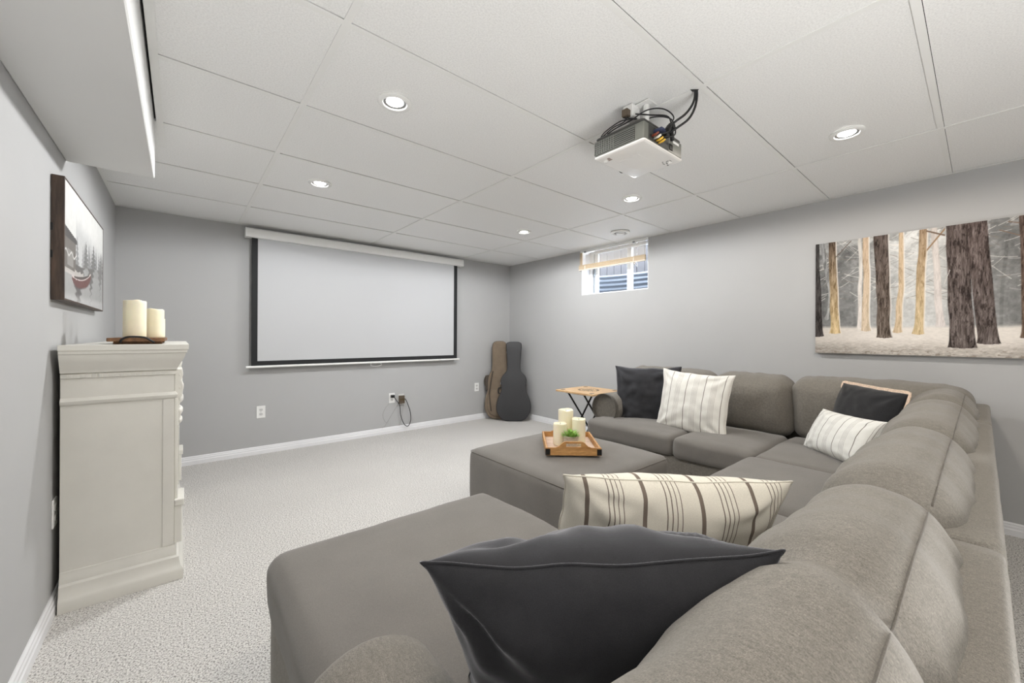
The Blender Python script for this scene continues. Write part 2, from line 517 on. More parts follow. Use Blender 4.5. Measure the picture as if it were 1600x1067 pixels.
tee_prof = lambda bm, x0, x1, y0, y1: (box(bm, x0, x1, y0, y1, ZC - 0.0015, ZC + 0.001))
for x in TX[1:-1]:
    bm = nb(); box(bm, x - .012, x + .012, YR, YB - 0.002, ZC - 0.002, ZC + 0.001); box(bm, x - .001, x + .001, YR, YB, ZC + 0.001, ZC + 0.032)
    finish('main_tee', bm, 'grid_white', ceil)
for y in TY[1:-1]:
    xs = [(-0.092 if y < SOF_Y else XL)] + TX[1:]
    for a, b in zip(xs[:-1], xs[1:]):
        bm = nb(); box(bm, a + .012, b - .012, y - .012, y + .012, ZC - 0.0015, ZC + 0.001); box(bm, a + .012, b - .012, y - .001, y + .001, ZC + 0.001, ZC + 0.030)
        finish('cross_tee', bm, 'grid_white', ceil)
for (x0, x1, y0, y1) in ((XL, XR, YB - .020, YB - .0005), (XR - .020, XR - .0005, YR, YB - .02), (XL + .0005, XL + .018, SOF_Y, YB - .02), (-.092, -.066, YR, 2.90)):
    finish('wall_angle', box(nb(), x0, x1, y0, y1, ZC - 0.0025, ZC - 0.0008 if x0 != XL else ZC - 0.001), 'grid_white', ceil)

o = finish('ceiling_bulkhead', box(nb(), XL, SOF_X, YR, SOF_Y, SOF_Z, ZC + .14, 0.004, 1), 'soffit_paint')
tag(o, 'boxed-in white bulkhead running under the ceiling above the mantel wall', 'bulkhead', kind='structure')

# ------------------------------------------------------------------ window
win = thing('window_1', 'small white sliding basement window high on the grey wall', 'window', (XR + .145, (WY0 + WY1) / 2, WZ0), kind='structure')
off = win.location
FX0, FX1 = XR + .145, XR + .205
def wpart(name, bm, mat, parent=None): return finish(name, bm, mat, parent or win, offset=off)
for (y0, y1, z0, z1) in ((WY0 + .002, WY1 - .002, WZ0 + .0005, WZ0 + .03), (WY0 + .002, WY1 - .002, ZC - .03, ZC - .001), (WY0 + .002, WY0 + .035, WZ0 + .03, ZC - .03), (WY1 - .05, WY1 - .002, WZ0 + .03, ZC - .03)):
    wpart('frame', box(nb(), FX0, FX1, y0, y1, z0, z1, .004, 1), 'window_vinyl')
YM = 2.54
bm = nb(); box(bm, FX0 + .006, FX1 - .006, YM - .028, YM + .028, WZ0 + .03, ZC - .03, .004, 1); wpart('meeting_rail', bm, 'window_vinyl')
bm = nb(); box(bm, FX0 + .012, FX0 + .04, WY1 - .12, WY1 - .075, WZ0 + .035, ZC - .03, .003, 1); sash = wpart('sash_stile', bm, 'window_vinyl')
bm = nb(); box(bm, FX0 + .016, FX0 + .03, WY1 - .075, WY1 - .05, WZ0 + .035, ZC - .03); wpart('gasket', bm, 'window_gasket')
wpart('latch', box(nb(), FX0 - .006, FX0 + .014, WY1 - .085, WY1 - .068, 1.86, 1.95, .003, 1), 'window_gasket', sash).matrix_parent_inverse = Matrix()
wpart('pane', box(nb(), FX0 + .024, FX0 + .028, YM + .028, WY1 - .12, WZ0 + .03, ZC - .03), 'window_glass')
wpart('pane', box(nb(), FX0 + .040, FX0 + .044, WY0 + .035, YM - .028, WZ0 + .03, ZC - .03), 'window_glass')
for nm, y0, y1, z0, z1 in (('reveal_sill', WY0 + .0005, WY1 - .0005, WZ0, WZ0 + .006), ('reveal_side', WY1 - .006, WY1 - .0003, WZ0 + .006, ZC - .002), ('reveal_side', WY0 + .0003, WY0 + .006, WZ0 + .006, ZC - .002)):
    wpart(nm, box(nb(), XR + .0015, FX0, y0, y1, z0, z1), 'trim_white')
# daylight comes in through the window opening
pl = bpy.data.lights.new('window_portal', 'AREA'); pl.shape = 'RECTANGLE'; pl.size = WY1 - WY0; pl.size_y = ZC - WZ0
pl.cycles.is_portal = True
po = bpy.data.objects.new('window_portal', pl); COL.objects.link(po)
po.location = (FX1 + .03, (WY0 + WY1) / 2, (WZ0 + ZC) / 2); po.rotation_euler = (PI / 2, 0, PI / 2)

# outside: steel window well, gravel, ground and a board fence
well = thing('window_well', 'corrugated steel window well outside the basement window', 'window well', (XO + .3, 2.65, 1.2))
bm = nb(); zs = [1.3 + .013 * k for k in range(50)]; rows = []
for k, z in enumerate(zs):
    wv = 0.007 * math.sin(k * PI / 2.2); row = []
    for a in range(25):
        th = -PI / 2 + PI * a / 24
        row.append(bm.verts.new((XO + (0.42 + wv) * math.cos(th) ** 0.6 if math.cos(th) > 1e-6 else XO, 2.65 + (0.72 + wv) * math.sin(th), z)))
    rows.append(row)
for A, B in zip(rows[:-1], rows[1:]):
    for a in range(24): bm.faces.new((A[a], A[a + 1], B[a + 1], B[a]))
smooth_angle(finish('well_wall', bm, 'well_metal', well, offset=well.location), 80)
finish('well_gravel', box(nb(), XO + .002, XO + .42, 2.0, 3.3, 1.22, 1.42), 'soil_gravel', well, offset=well.location)
o = finish('ground_outside', prism(nb(), [(XO + .45, -1), (9, -1), (9, 8), (XO + .45, 8)], 1.2, 1.93, 'XY'), 'soil_gravel')
tag(o, 'gravelly ground outside the basement window', 'ground', kind='structure')
fence = thing('board_fence', 'brown board fence seen through the basement window', 'fence', (5.6, 3.4, 1.93))
fb = nb(); box(fb, 0, .02, 0, .138, 0, 1.3, .003, 1); fme = bpy.data.meshes.new('board'); fb.to_mesh(fme); fb.free(); fme.materials.append(M['fence_wood'])
for k in range(24):
    b = bpy.data.objects.new('board', fme); COL.objects.link(b); b.parent = fence; b.location = (random.uniform(-.004, .004), -1.7 + k * .144, 0)
for z in (.25, 1.0):
    finish('rail', box(nb(), .022, .06, -1.7, 1.75, z, z + .09), 'fence_wood', fence)

# bamboo roll-up blind
bl = thing('bamboo_blind', 'half rolled-up bamboo blind hanging over the small window', 'blind', (XR - .02, (WY0 + WY1) / 2, ZC - .02))
boff = bl.location
BY0, BY1 = WY0 + .02, WY1 + .012
finish('head_rail', box(nb(), XR - .028, XR - .004, BY0 - .02, BY1 - .01, ZC - .030, ZC - .006, .003, 1), 'plastic_white', bl, offset=boff)
bm = nb()
for k in range(29):
    z = ZC - .034 - k * .0050
    tube(bm, [(XR - .014, BY0, z), (XR - .014, BY1 - .01, z)], .0014, 5)
for y in (BY0 + .1, BY0 + .32, BY0 + .55, BY1 - .1):
    tube(bm, [(XR - .0155, y, ZC - .03), (XR - .0155, y, ZC - .2)], .0009, 5)
g = finish('woven_reeds', bm, 'bamboo_pale', bl, offset=boff); g['kind'] = 'stuff'
for k, (dz, r_) in enumerate(((0, .011), (-.017, .012), (-.033, .012), (-.048, .009))):
    finish('rolled_slat', box(nb(), XR - .036, XR - .010, BY0 - .004, BY1 + .006, ZC - .188 + dz - r_ * .78, ZC - .188 + dz + r_ * .78, .005, 2), 'bamboo' if k < 3 else 'bamboo_pale', bl, offset=boff)
finish('hanging_edge', box(nb(), XR - .020, XR - .009, BY1 - .035, BY1 - .003, ZC - .195, ZC - .03), 'bamboo', bl, offset=boff)
for y in (BY0 + .13, BY1 - .09):
    bm = nb(); box(bm, XR - .040, XR - .026, y - .012, y + .012, ZC - .040, ZC - .022, .002, 1)
    finish('bracket', bm, 'steel', bl, offset=boff)
    finish('cord_wrap', box(nb(), XR - .040, XR - .008, y - .006, y + .006, ZC - .268, ZC - .190, .003, 1), 'bamboo_pale', bl, offset=boff)
bm = nb(); tube(bm, smooth_path([(XR - .042, BY0 + .12, ZC - .25), (XR - .044, BY0 + .118, ZC - .285), (XR - .042, BY0 + .125, ZC - .30)], 5), .003, 6)
finish('pull_cord', bm, 'cord_black', bl, offset=boff)

# ------------------------------------------------------------------ recessed lamps and the round vent
def pot_light(x, y, label):
    t = thing('recessed_light', label, 'ceiling light', (x, y, ZC - .010), group='recessed lights in the tiled ceiling')
    bm = lathe(nb(), [(.070, .0115), (.072, .006), (.069, .0015), (.060, 0), (.052, .001), (.049, .006)], 40)
    smooth_angle(finish('trim_ring', bm, 'grid_white', t), 50)
    bm = lathe(nb(), [(.049, .006), (.043, .0085), (.036, .009)], 40); smooth_angle(finish('baffle', bm, 'steel', t), 50)
    bm = lathe(nb(), [(.037, .0085), (.030, .004), (.018, .001), (0, 0)], 32); smooth_angle(finish('lens', bm, 'lamp_glow', t), 60)
    l = lamp_light('lamp_light', x, y, POT_W[y], NEUTRAL if y > 1 else WARM); l.parent = t; l.location = (0, 0, -.022)
for (x, y), lab in zip(POTS_VISIBLE, ('recessed ceiling light largest in the photo, in the tile left of the projector',
                                     'recessed ceiling light in front of the top edge of the projection screen',
                                     'recessed ceiling light between the projector and the forest canvas',
                                     'recessed ceiling light just beyond the projector, near the window',
                                     'smallest recessed ceiling light, near the far corner with the guitar cases')):
    pot_light(x, y, lab)
v = thing('round_air_vent', 'round white ceiling air diffuser next to the small window', 'air vent', (3.302, 2.288, ZC - .012))
smooth_angle(finish('outer_ring', lathe(nb(), [(.090, .0115), (.092, .004), (.084, -.004), (.066, -.006), (.060, .004)], 40), 'plastic_white', v), 45)
smooth_angle(finish('throat', lathe(nb(), [(.060, .004), (.045, .010), (0, .010)], 40), 'vent_dark', v), 45)
smooth_angle(finish('centre_disc', lathe(nb(), [(.040, .006), (.044, -.004), (.036, -.012), (0, -.013)], 40), 'plastic_white', v), 45)

# ================================================================== PROJECTION SCREEN
SX0, SX1 = 0.456, 2.826
sc = thing('projection_screen', 'pull-down white projection screen with black border on the grey wall', 'projection screen', ((SX0 + SX1) / 2, YB - .05, 0.83))
so = sc.location
hp = [(-.045, 2.052), (-.043, 2.046), (-.02, 2.042), (.03, 2.042), (.036, 2.05), (.036, 2.12), (.028, 2.130), (-.03, 2.130), (-.043, 2.118), (-.045, 2.10)]
bm = nb(); n = len(hp)
A = [bm.verts.new((SX0 + .012, YB - .052 + a, z)) for a, z in hp]; B = [bm.verts.new((SX1 - .012, YB - .052 + a, z)) for a, z in hp]
for k in range(n): bm.faces.new((A[k], A[(k + 1) % n], B[(k + 1) % n], B[k]))
bmesh.ops.recalc_face_normals(bm, faces=bm.faces)
smooth_angle(finish('housing', bm, 'plastic_white', sc, offset=so), 40)
for x0, x1 in ((SX0, SX0 + .012), (SX1 - .012, SX1)):
    bm = nb(); prism(bm, [(YB - .052 + a * 1.04, 2.086 + (z - 2.086) * 1.04) for a, z in hp], x0, x1, 'YZ'); finish('end_cap', bm, 'plastic_white', sc, offset=so)
for x in (SX0 + .15, SX1 - .15):
    finish('wall_bracket', box(nb(), x - .02, x + .02, YB - .03, YB - .0005, 2.12, 2.142), 'steel', sc, offset=so)
YS = YB - .072
finish('fabric', box(nb(), .556, 2.694, YS, YS + .0012, .892, 2.046), 'screen_white', sc, offset=so)
finish('border', box(nb(), .507, .556, YS, YS + .0012, .846, 2.046), 'screen_black', sc, offset=so)
finish('border', box(nb(), 2.694, 2.743, YS, YS + .0012, .846, 2.046), 'screen_black', sc, offset=so)
finish('border', box(nb(), .556, 2.694, YS, YS + .0012, .846, .892), 'screen_black', sc, offset=so)
bm = nb(); tube(bm, [(.466, YS, .838), (2.776, YS, .838)], .011, 12); smooth_angle(finish('weight_bar', bm, 'plastic_white', sc, offset=so), 50)
bm = nb(); tube(bm, smooth_path([(1.63, YS - .008, .832), (1.62, YS - .012, .806), (1.68, YS - .014, .795), (1.74, YS - .012, .806), (1.73, YS - .008, .832)], 6), .0025, 6)
finish('pull_loop', bm, 'plastic_white', sc, offset=so)

# ================================================================== OUTLETS AND CORDS
def outlet(name, label, loc, rotz, blank=False):
    t = thing(name, label, 'outlet', loc, rotz, group='white wall outlets')
    finish('cover_plate', box(nb(), -.036, .036, -.006, 0, -.058, .058, .0025, 2), 'plastic_white', t)
    for s in (1, -1):
        bm = nb(); z = s * .021
        prism(bm, [(.015 * math.cos(a) * 1.05, z + max(-.0125, min(.0125, .0165 * math.sin(a)))) for a in [2 * PI * k / 20 for k in range(20)]], -.0085, -.005, 'XZ')
        f = finish('socket', bm, 'plastic_socket', t)
        for dx in (-.006, .006):
            finish('slot', box(nb(), dx - .0012, dx + .0012, -.0089, -.0080, z, z + .008), 'slot_dark', f)
        finish('slot', box(nb(), -.002, .002, -.0089, -.0080, z - .0095, z - .006), 'slot_dark', f)
    bm = lathe(nb(), [(.003, 0), (.002, .001), (0, .0012)], 10); bmesh.ops.rotate(bm, verts=bm.verts, matrix=Matrix.Rotation(PI / 2, 3, 'X')); moved(bm, (0, -.006, 0))
    finish('screw', bm, 'steel', t)
    return t
outlet('wall_outlet', 'white wall outlet with nothing plugged in, below the screen beside the mantel', (.595, YB, .400), 0)
outlet('wall_outlet', 'white wall outlet with a black plug in it, below the middle of the screen', (1.899, YB, .408), 0)
outlet('wall_outlet', 'white wall outlet next to the guitar cases in the corner', (3.105, YB, .441), 0)
outlet('wall_outlet', 'white wall outlet in the dark gap behind the mantel', (XL, 2.462, .400), PI / 2)
ad = thing('cable_jack', 'brown wall plate with a plugged-in adapter, below the screen beside the outlet', 'wall plate', (2.015, YB, .383))
finish('cover_plate', box(nb(), -.036, .036, -.005, 0, -.062, .062, .002, 1), 'plastic_socket', ad)
finish('adapter_body', box(nb(), -.034, .034, -.032, -.005, -.050, .046, .005, 2), 'adapter_brown', ad)
for dx in (-.014, .014):
    finish('jack', box(nb(), dx - .007, dx + .007, -.046, -.032, -.012, .012, .002, 1), 'brass_dull', ad)
c = thing('power_cord', 'black cord looping from the wall outlet to the brown wall plate', 'cord', (1.95, YB - .03, .2))
pc = smooth_path([(1.90, YB - .012, .430), (1.90, YB - .05, .432), (1.945, YB - .04, .375), (1.985, YB - .03, .315), (1.998, YB - .03, .20), (2.04, YB - .035, .09), (2.09, YB - .035, .06), (2.125, YB - .03, .12), (2.12, YB - .03, .22), (2.085, YB - .035, .32), (2.045, YB - .06, .385), (2.03, YB - .052, .388)], 8)
finish('cord', tube(nb(), pc, .0042, 7), 'cord_black', c, True, offset=c.location)
finish('plug', box(nb(), 1.880, 1.922, YB - .042, YB - .0092, .415, .446, .005, 2), 'cord_black', c, offset=c.location)
for k, (ctrl, lab) in enumerate((([(1.875, YB - .010, .352), (1.82, YB - .012, .30), (1.79, YB - .012, .22), (1.82, YB - .012, .14), (1.86, YB - .012, .12)], 'thin grey wire curling down the wall below the screen outlet'),
                                 ([(1.975, YB - .008, .33), (1.90, YB - .010, .22), (1.82, YB - .012, .10), (1.78, YB - .02, .076)], 'thin grey wire slanting down from the brown wall plate to the baseboard'),
                                 ([(2.045, YB - .008, .32), (2.02, YB - .012, .18), (1.985, YB - .02, .076)], 'thin grey wire hanging behind the looped black cord'))):
    o = finish('thin_wire', tube(nb(), smooth_path(ctrl, 8), .0016, 6), 'cord_grey', None, True)
    tag(o, lab, 'wire', 'thin wires below the screen')

# ================================================================== PICTURES
def print_grid(name, parent, W, Hh, nx, ny, colour, mat='canvas_print'):
    """Flat printed sheet: local x = along, z = up, facing -y, colours worked out point by point."""
    xs = np.linspace(0, W, nx); zs = np.linspace(0, Hh, ny)
    X, Z = np.meshgrid(xs, zs)
    rgb = colour(X, Z)
    verts = np.stack([X, np.zeros_like(X), Z], -1).reshape(-1, 3)
    i = np.arange(nx * ny).reshape(ny, nx)
    faces = np.stack([i[:-1, :-1], i[:-1, 1:], i[1:, 1:], i[1:, :-1]], -1).reshape(-1, 4)
    me = bpy.data.meshes.new(name)
    me.vertices.add(len(verts)); me.vertices.foreach_set('co', verts.ravel())
    me.loops.add(faces.size); me.loops.foreach_set('vertex_index', faces.ravel().astype(np.int32))
    me.polygons.add(len(faces)); me.polygons.foreach_set('loop_start', np.arange(0, faces.size, 4, dtype=np.int32))
    me.update(calc_edges=True)
    a = me.color_attributes.new('print', 'FLOAT_COLOR', 'POINT')
    c = np.clip(rgb.reshape(-1, 3) / 255.0, 0, 1)
    lin = np.where(c <= .04045, c / 12.92, ((c + .055) / 1.055) ** 2.4)
    a.data.foreach_set('color', np.concatenate([lin, np.ones((len(lin), 1))], 1).astype(np.float32).ravel())
    me.materials.append(M[mat]); me.validate()
    o = bpy.data.objects.new(name, me); COL.objects.link(o); o.parent = parent
    return o

rng = np.random.default_rng(7)
def vnoise(X, Z, s, seed):
    """Smooth value noise."""
    r = np.random.default_rng(seed); g = r.random((64, 64))
    x = X * s % 63; z = Z * s % 63; xi = np.floor(x).astype(int); zi = np.floor(z).astype(int)
    fx = x - xi; fz = z - zi; fx = fx * fx * (3 - 2 * fx); fz = fz * fz * (3 - 2 * fz)
    g00 = g[zi % 64, xi % 64]; g10 = g[zi % 64, (xi + 1) % 64]; g01 = g[(zi + 1) % 64, xi % 64]; g11 = g[(zi + 1) % 64, (xi + 1) % 64]
    return (g00 * (1 - fx) + g10 * fx) * (1 - fz) + (g01 * (1 - fx) + g11 * fx) * fz
def fbm(X, Z, s, seed): return .5 * vnoise(X, Z, s, seed) + .3 * vnoise(X, Z, s * 2.1, seed + 1) + .2 * vnoise(X, Z, s * 4.3, seed + 2)
def lay(img, mask, col):
    col = np.asarray(col, float); m_ = np.clip(mask, 0, 1)[..., None]
    return img * (1 - m_) + col * m_
def sstep(a, b, x):
    t = np.clip((x - a) / (b - a), 0, 1); return t * t * (3 - 2 * t)

FW, FH = 1.52, 0.81
def forest(X, Z):
    V = Z / FH
    n = fbm(X, Z, 14, 3); fine = fbm(X, Z, 70, 9)
    mist = np.exp(-((X - .55) / .27) ** 2) * .95 + np.exp(-((X - 1.25) / .12) ** 2) * .5
    mist = mist * (1 - .25 * V)
    g = 104 + 112 * np.clip(mist, 0, 1) + 44 * (n - .5) + 34 * sstep(.7, 1.0, V) * (n > .45)
    img = np.stack([g * 1.0, g * 1.0, g * .99], -1) + (fine - .5)[..., None] * 40
    # distant trunks
    r = np.random.default_rng(21)
    for k in range(34):
        x = r.uniform(0, FW); w = r.uniform(.004, .013); d = r.uniform(-26, 10)
        mk = sstep(w, w * .5, np.abs(X - x - .02 * np.sin(V * 3 + k))) * (V < r.uniform(.5, 1.0)) * .6
        img = img * (1 - mk[..., None]) + (img + d) * mk[..., None]
    # twigs
    for k in range(330):
        x0, v0 = r.uniform(0, FW), r.uniform(.45, 1.0); ang = r.uniform(-.9, 1.1); L = r.uniform(.03, .12); s = r.choice([-1, 1])
        dx = (X - x0) * s; along = (dx >= 0) & (dx < L)
        mk = along * sstep(.0032, .0010, np.abs(Z - v0 * FH - dx * ang - dx * dx * 2.0))
        img = lay(img, mk * r.uniform(.3, .7), r.choice([(226, 221, 214), (232, 228, 222), (120, 112, 104)]))
    # ground
    gl = .232 + .012 * (vnoise(X, Z * 0, 9, 5) - .5)
    ground = np.stack([np.full_like(X, 224.), np.full_like(X, 217.), np.full_like(X, 209.)], -1)
    dark = sstep(.15, .0, V)
    ground = ground - (dark * 46)[..., None] + ((fbm(X * 1.0, Z * 2.6, 60, 31) - .5) * 64)[..., None] * (0.35 + dark[..., None] * .8)
    ground = ground - (sstep(.40, .0, X) * 26)[..., None] - (sstep(.86, 1.0, X) * 10)[..., None]
    img = img * (1 - sstep(gl + .02, gl - .02, V)[..., None]) + ground * sstep(gl + .02, gl - .02, V)[..., None]
    def trunk(bl, br, tl, tr, bv, cb, ct, edge=None, rough=.004, seed=0, bend=0.0, bark=34, alpha=1.0):
        nonlocal img
        t = np.clip((V - bv) / (1 - bv), 0, 1)
        flare = np.exp(-t * 26) * .010
        wob = (vnoise(Z * 0 + seed, Z, 9, 50 + seed) - .5) * rough * 2
        b_ = bend * np.sin(t * PI)
        Lx = bl + (tl - bl) * t + wob - flare + b_; Rx = br + (tr - br) * t + wob * .7 + flare + b_
        mk = sstep(-.002, .002, X - Lx) * sstep(-.002, .002, Rx - X) * (V > bv - .004 + .012 * np.abs((X - (bl + br) / 2)) / max(.01, br - bl)) * alpha
        u = (X - Lx) / np.maximum(Rx - Lx, 1e-4)
        cc = np.asarray(cb, float) * (1 - t)[..., None] + np.asarray(ct, float) * t[..., None]
        bk = (fbm(X * 3.6 + seed, Z * .55, 34, 60 + seed) - .5) * bark * 2.0 - bark * .9 * sstep(.44, .36, fbm(X * 3.0 + .3 * seed, Z * .5, 40, 160 + seed))
        ridg = (np.abs(np.sin((X * 150 + 3 * fbm(X, Z, 30, 70 + seed)) * 2.0)) - .5) * bark * .5
        cc = cc + (bk + ridg)[..., None] - (np.clip(np.abs(u - .5) * 2, 0, 1) ** 3 * 14)[..., None]
        img = img * (1 - mk[..., None]) + cc * mk[..., None]
        if edge is not None:
            em = sstep(.0055, .0015, np.abs(X - Rx)) * (V > bv) * .75; img = lay(img, em, edge)
    pale, tan, gold = (222, 214, 208), (200, 180, 154), (208, 184, 140)
    trunk(.060, .075, .030, .055, .30, (150, 150, 148), (128, 128, 128), rough=.012, seed=1, bend=.02)
    trunk(.245, .266, .243, .264, .215, pale, (200, 196, 190), seed=2, bark=14)
    trunk(.267, .307, .269, .301, .197, (208, 190, 166), (188, 164, 138), (232, 228, 222), seed=3, bark=22)
    trunk(.619, .652, .590, .620, .229, (216, 208, 204), (206, 198, 192), seed=4, bark=14)
    trunk(.424, .459, .451, .472, .182, (206, 184, 154), (196, 172, 142), (228, 222, 214), seed=5, bark=22, bend=.008)
    trunk(.090, .142, .077, .119, .177, gold, (98, 82, 68), (222, 214, 204), seed=6, bark=34)
    trunk(.519, .562, .541, .578, .169, (208, 186, 146), (156, 132, 106), (230, 222, 212), seed=7, bark=30)
    trunk(-.02, .043, -.02, .019, .148, (62, 56, 54), (52, 48, 46), seed=8)
    trunk(.347, .412, .324, .399, .140, (104, 92, 82), (84, 72, 66), (220, 216, 210), seed=9, bark=40)
    trunk(.95, 1.01, .938, .995, .141, (120, 100, 86), (88, 72, 64), (226, 220, 214), seed=10, bark=36)
    trunk(.675, .779, .657, .744, .066, (98, 88, 84), (88, 76, 72), seed=11, bark=46, rough=.003)
    trunk(.791, .867, .736, .822, .098, (94, 84, 80), (90, 77, 73), seed=12, bark=46, rough=.003)
    for k, (a, w, lean, bv, cb, ct) in enumerate(((1.10, .05, -.02, .15, (190, 166, 128), (140, 116, 92)), (1.20, .085, .03, .07, (80, 68, 64), (70, 58, 54)), (1.32, .04, 0, .18, pale, pale), (1.42, .07, -.03, .10, (84, 72, 66), (74, 62, 56)))):
        trunk(a, a + w, a + lean, a + w * .8 + lean, bv, cb, ct, seed=20 + k)
    # bigger limbs
    for (x0, v0, x1, v1, w, cc) in ((.575, .83, .655, .985, .010, (150, 122, 94)), (.572, .985, .655, .93, .007, (112, 92, 76)), (.118, .86, .205, .99, .005, (92, 78, 68)), (.055, .93, .077, .86, .004, (110, 100, 92)), (.650, .55, .675, .66, .006, (208, 202, 196)), (.865, .92, .945, .86, .004, (120, 100, 86)), (.90, .97, .94, .95, .004, (120, 100, 86))):
        t = np.clip((X - x0) / (x1 - x0), 0, 1); d = np.abs(Z - (v0 + (v1 - v0) * t) * FH)
        img = lay(img, sstep(w, w * .5, d) * (X >= min(x0, x1)) * (X <= max(x0, x1)), cc)
    img = lay(img, (sstep(.10, .0, V) * (fbm(X, Z * 2, 40, 90) > .62)) * .5, (110, 98, 86))
    return img

fc = thing('forest_canvas', 'wide canvas print of misty pine trunks on the grey wall', 'wall art', (XR - .04, .805, 1.024), -PI / 2)
print_grid('printed_front', fc, FW, FH, 560, 300, forest)
bm = nb(); box(bm, 0, FW, .0008, .038, 0, FH, .002, 1); finish('stretched_canvas', bm, 'canvas_edge', fc)

PW, PH = 1.03, 0.486
def lake(X, Z):
    u = X / PW; v = Z / PH
    n = fbm(X, Z, 20, 4)
    g = 214 - 14 * (1 - v) + 8 * (n - .5)
    img = np.stack([g, g, g * .99], -1)
    def tri(cx, base, top, w, col, a=.85):
        nonlocal img
        t = np.clip((v - base) / (top - base), 0, 1)
        jag = .35 + .65 * np.abs(np.sin(v * 70 + cx * 40))
        mk = (np.abs(u - cx) < w * (1 - t) * jag) * (v > base) * (v < top)
        img = lay(img, mk * a, col)
    img = lay(img, sstep(.80, .60, v + .16 * (u - .5) + .10 * (fbm(X, Z * 0, 16, 8) - .5)) * (u > .22) * .55, (168, 169, 170))
    r = np.random.default_rng(5)
    for k in range(26):
        cx = r.uniform(.24, 1.0); tri(cx, .34, .50 + .12 * r.random() + .10 * cx, .05, (120 + 30 * r.random(),) * 3, .75)
    tri(.47, .36, .66, .085, (112, 112, 111)); tri(.68, .38, .70, .10, (104, 104, 103)); tri(.93, .42, .67, .10, (124, 124, 123))
    water = sstep(.36 + .22 * np.clip(u - .35, 0, 1), .34 + .22 * np.clip(u - .35, 0, 1), v)
    img = lay(img, water * .9, (150, 150, 149))
    # reflections and dark water
    wav = .02 * np.sin(v * 90 + u * 8)
    img = lay(img, water * sstep(.02, -.02, np.abs(u + wav - .28) - .30 * np.clip(v + .1, 0, 1)) * .8, (88, 86, 84))
    img = lay(img, water * sstep(.02, -.02, np.abs(u + wav - .60) - .9 * np.clip(v - .12, 0, 1) * .35) * .8, (96, 95, 93))
    img = lay(img, water * sstep(.02, -.02, np.abs(u + wav - .90) - .9 * np.clip(v - .22, 0, 1) * .4) * .7, (110, 109, 108))
    img = lay(img, water * sstep(.08, .0, v - .05 * u) * .5, (196, 196, 196))
    # boathouse
    wall_ = (u < .22) * (v > .25) * (v < .58)
    planks = 6 * np.sin(u * 260)
    img = lay(img, wall_ * 1.0, (112, 108, 104)); img = img + (wall_ * planks)[..., None]
    img = lay(img, (u < .245) * (v > .53 + .0 * u) * (v < .625 - .22 * u) * 1.0, (86, 84, 83))
    img = lay(img, (u > .05) * (u < .17) * (v > .30) * (v < .44) * .8, (148, 146, 143))
    img = lay(img, (u < .24) * (np.abs(v - .405 - .02 * np.sin(u * 60)) < .008) * .9, (204, 203, 201))
    img = lay(img, (u < .40) * (v > .225) * (v < .27 + .05 * (u > .2) * fbm(X, Z, 30, 2)) * .85, (186, 182, 178))
    # red canoe
    c = (u - .37) / .23; sheer = .235 + .05 * c * c + .06 * c; keel = .155 + .09 * np.abs(c) ** 3 + .05 * c
    img = lay(img, (np.abs(c) < 1) * (v < sheer) * (v > keel), (104, 76, 74))
    img = lay(img, (np.abs(c) < 1) * (np.abs(v - sheer) < .010), (190, 180, 176))
    img = lay(img, (np.abs(c) < .8) * (v > sheer) * (v < sheer + .03 * (1 - c * c)) * .8, (70, 62, 60))
    img = lay(img, sstep(.02, .0, keel - v) * (v < keel) * (np.abs(c) < .9) * .7, (92, 78, 76))
    return img + ((fbm(X, Z, 60, 77) - .5) * 10)[..., None]
lp = thing('lake_picture', 'deep wood-framed picture of a foggy lake with boathouse and red canoe', 'wall art', (XL + .038, 2.402, 1.282), PI / 2)
pg = print_grid('printed_front', lp, PW, PH, 330, 170, lake); pg.location = (0, .0012, 0)
finish('backing', box(nb(), .004, PW - .004, .0020, .034, .004, PH - .004), 'canvas_edge', lp)
for (x0, x1, z0, z1) in ((-.010, 0, -.008, PH + .008), (PW, PW + .010, -.008, PH + .008), (0, PW, PH, PH + .008), (0, PW, -.008, 0)):
    finish('frame_board', box(nb(), x0, x1, 0, .0365, z0, z1, .001, 1), 'wood_dark', lp)
for z in (.16, .27):
    finish('hanger', box(nb(), -.0115, -.0098, .031, .037, z, z + .030), 'black_metal', lp)

# ================================================================== MANTEL
MX0, MX1, MY0, MY1 = -.376, -.020, 2.432, 3.63
mt = thing('fireplace_mantel', 'white painted fireplace mantel with moulded crown standing against the wall', 'mantel', ((MX0 + MX1) / 2, (MY0 + MY1) / 2, 0))
mo = mt.location
mpath = [(MX0, MY0), (MX1, MY0), (MX1, MY1), (MX0, MY1)]
bm = nb()
for (x0, x1, y0, y1, z0, z1) in ((MX0, MX1, MY0, 2.74, 0, 1.0), (MX0, MX1, 3.32, MY1, 0, 1.0), (MX0, MX1, 2.74, 3.32, 0, .20), (MX0, MX1, 2.74, 3.32, .72, 1.0), (MX0, MX0 + .14, 2.74, 3.32, .20, .72)):
    box(bm, x0, x1, y0, y1, z0, z1)
bmesh.ops.remove_doubles(bm, verts=bm.verts, dist=1e-5)
finish('body', bm, 'mantel_white', mt, offset=mo)
crown = [(0, .972), (.010, .974), (.012, .984), (.016, .990), (.020, 1.000), (.030, 1.018), (.038, 1.036), (.041, 1.050), (.046, 1.054), (.047, 1.066), (.051, 1.068), (.052, 1.090), (0, 1.090)]
smooth_angle(finish('crown_moulding', sweep(nb(), crown, mpath), 'mantel_white', mt, offset=mo), 30)
finish('shelf_top', box(nb(), MX0, MX1, MY0, MY1, 1.0, 1.0895), 'mantel_white', mt, offset=mo)
finish('frieze_moulding', sweep(nb(), [(0, .838), (.007, .842), (.010, .848), (.012, .856), (.008, .862), (.004, .868), (0, .870)], mpath), 'mantel_white', mt, offset=mo)
bm = nb()
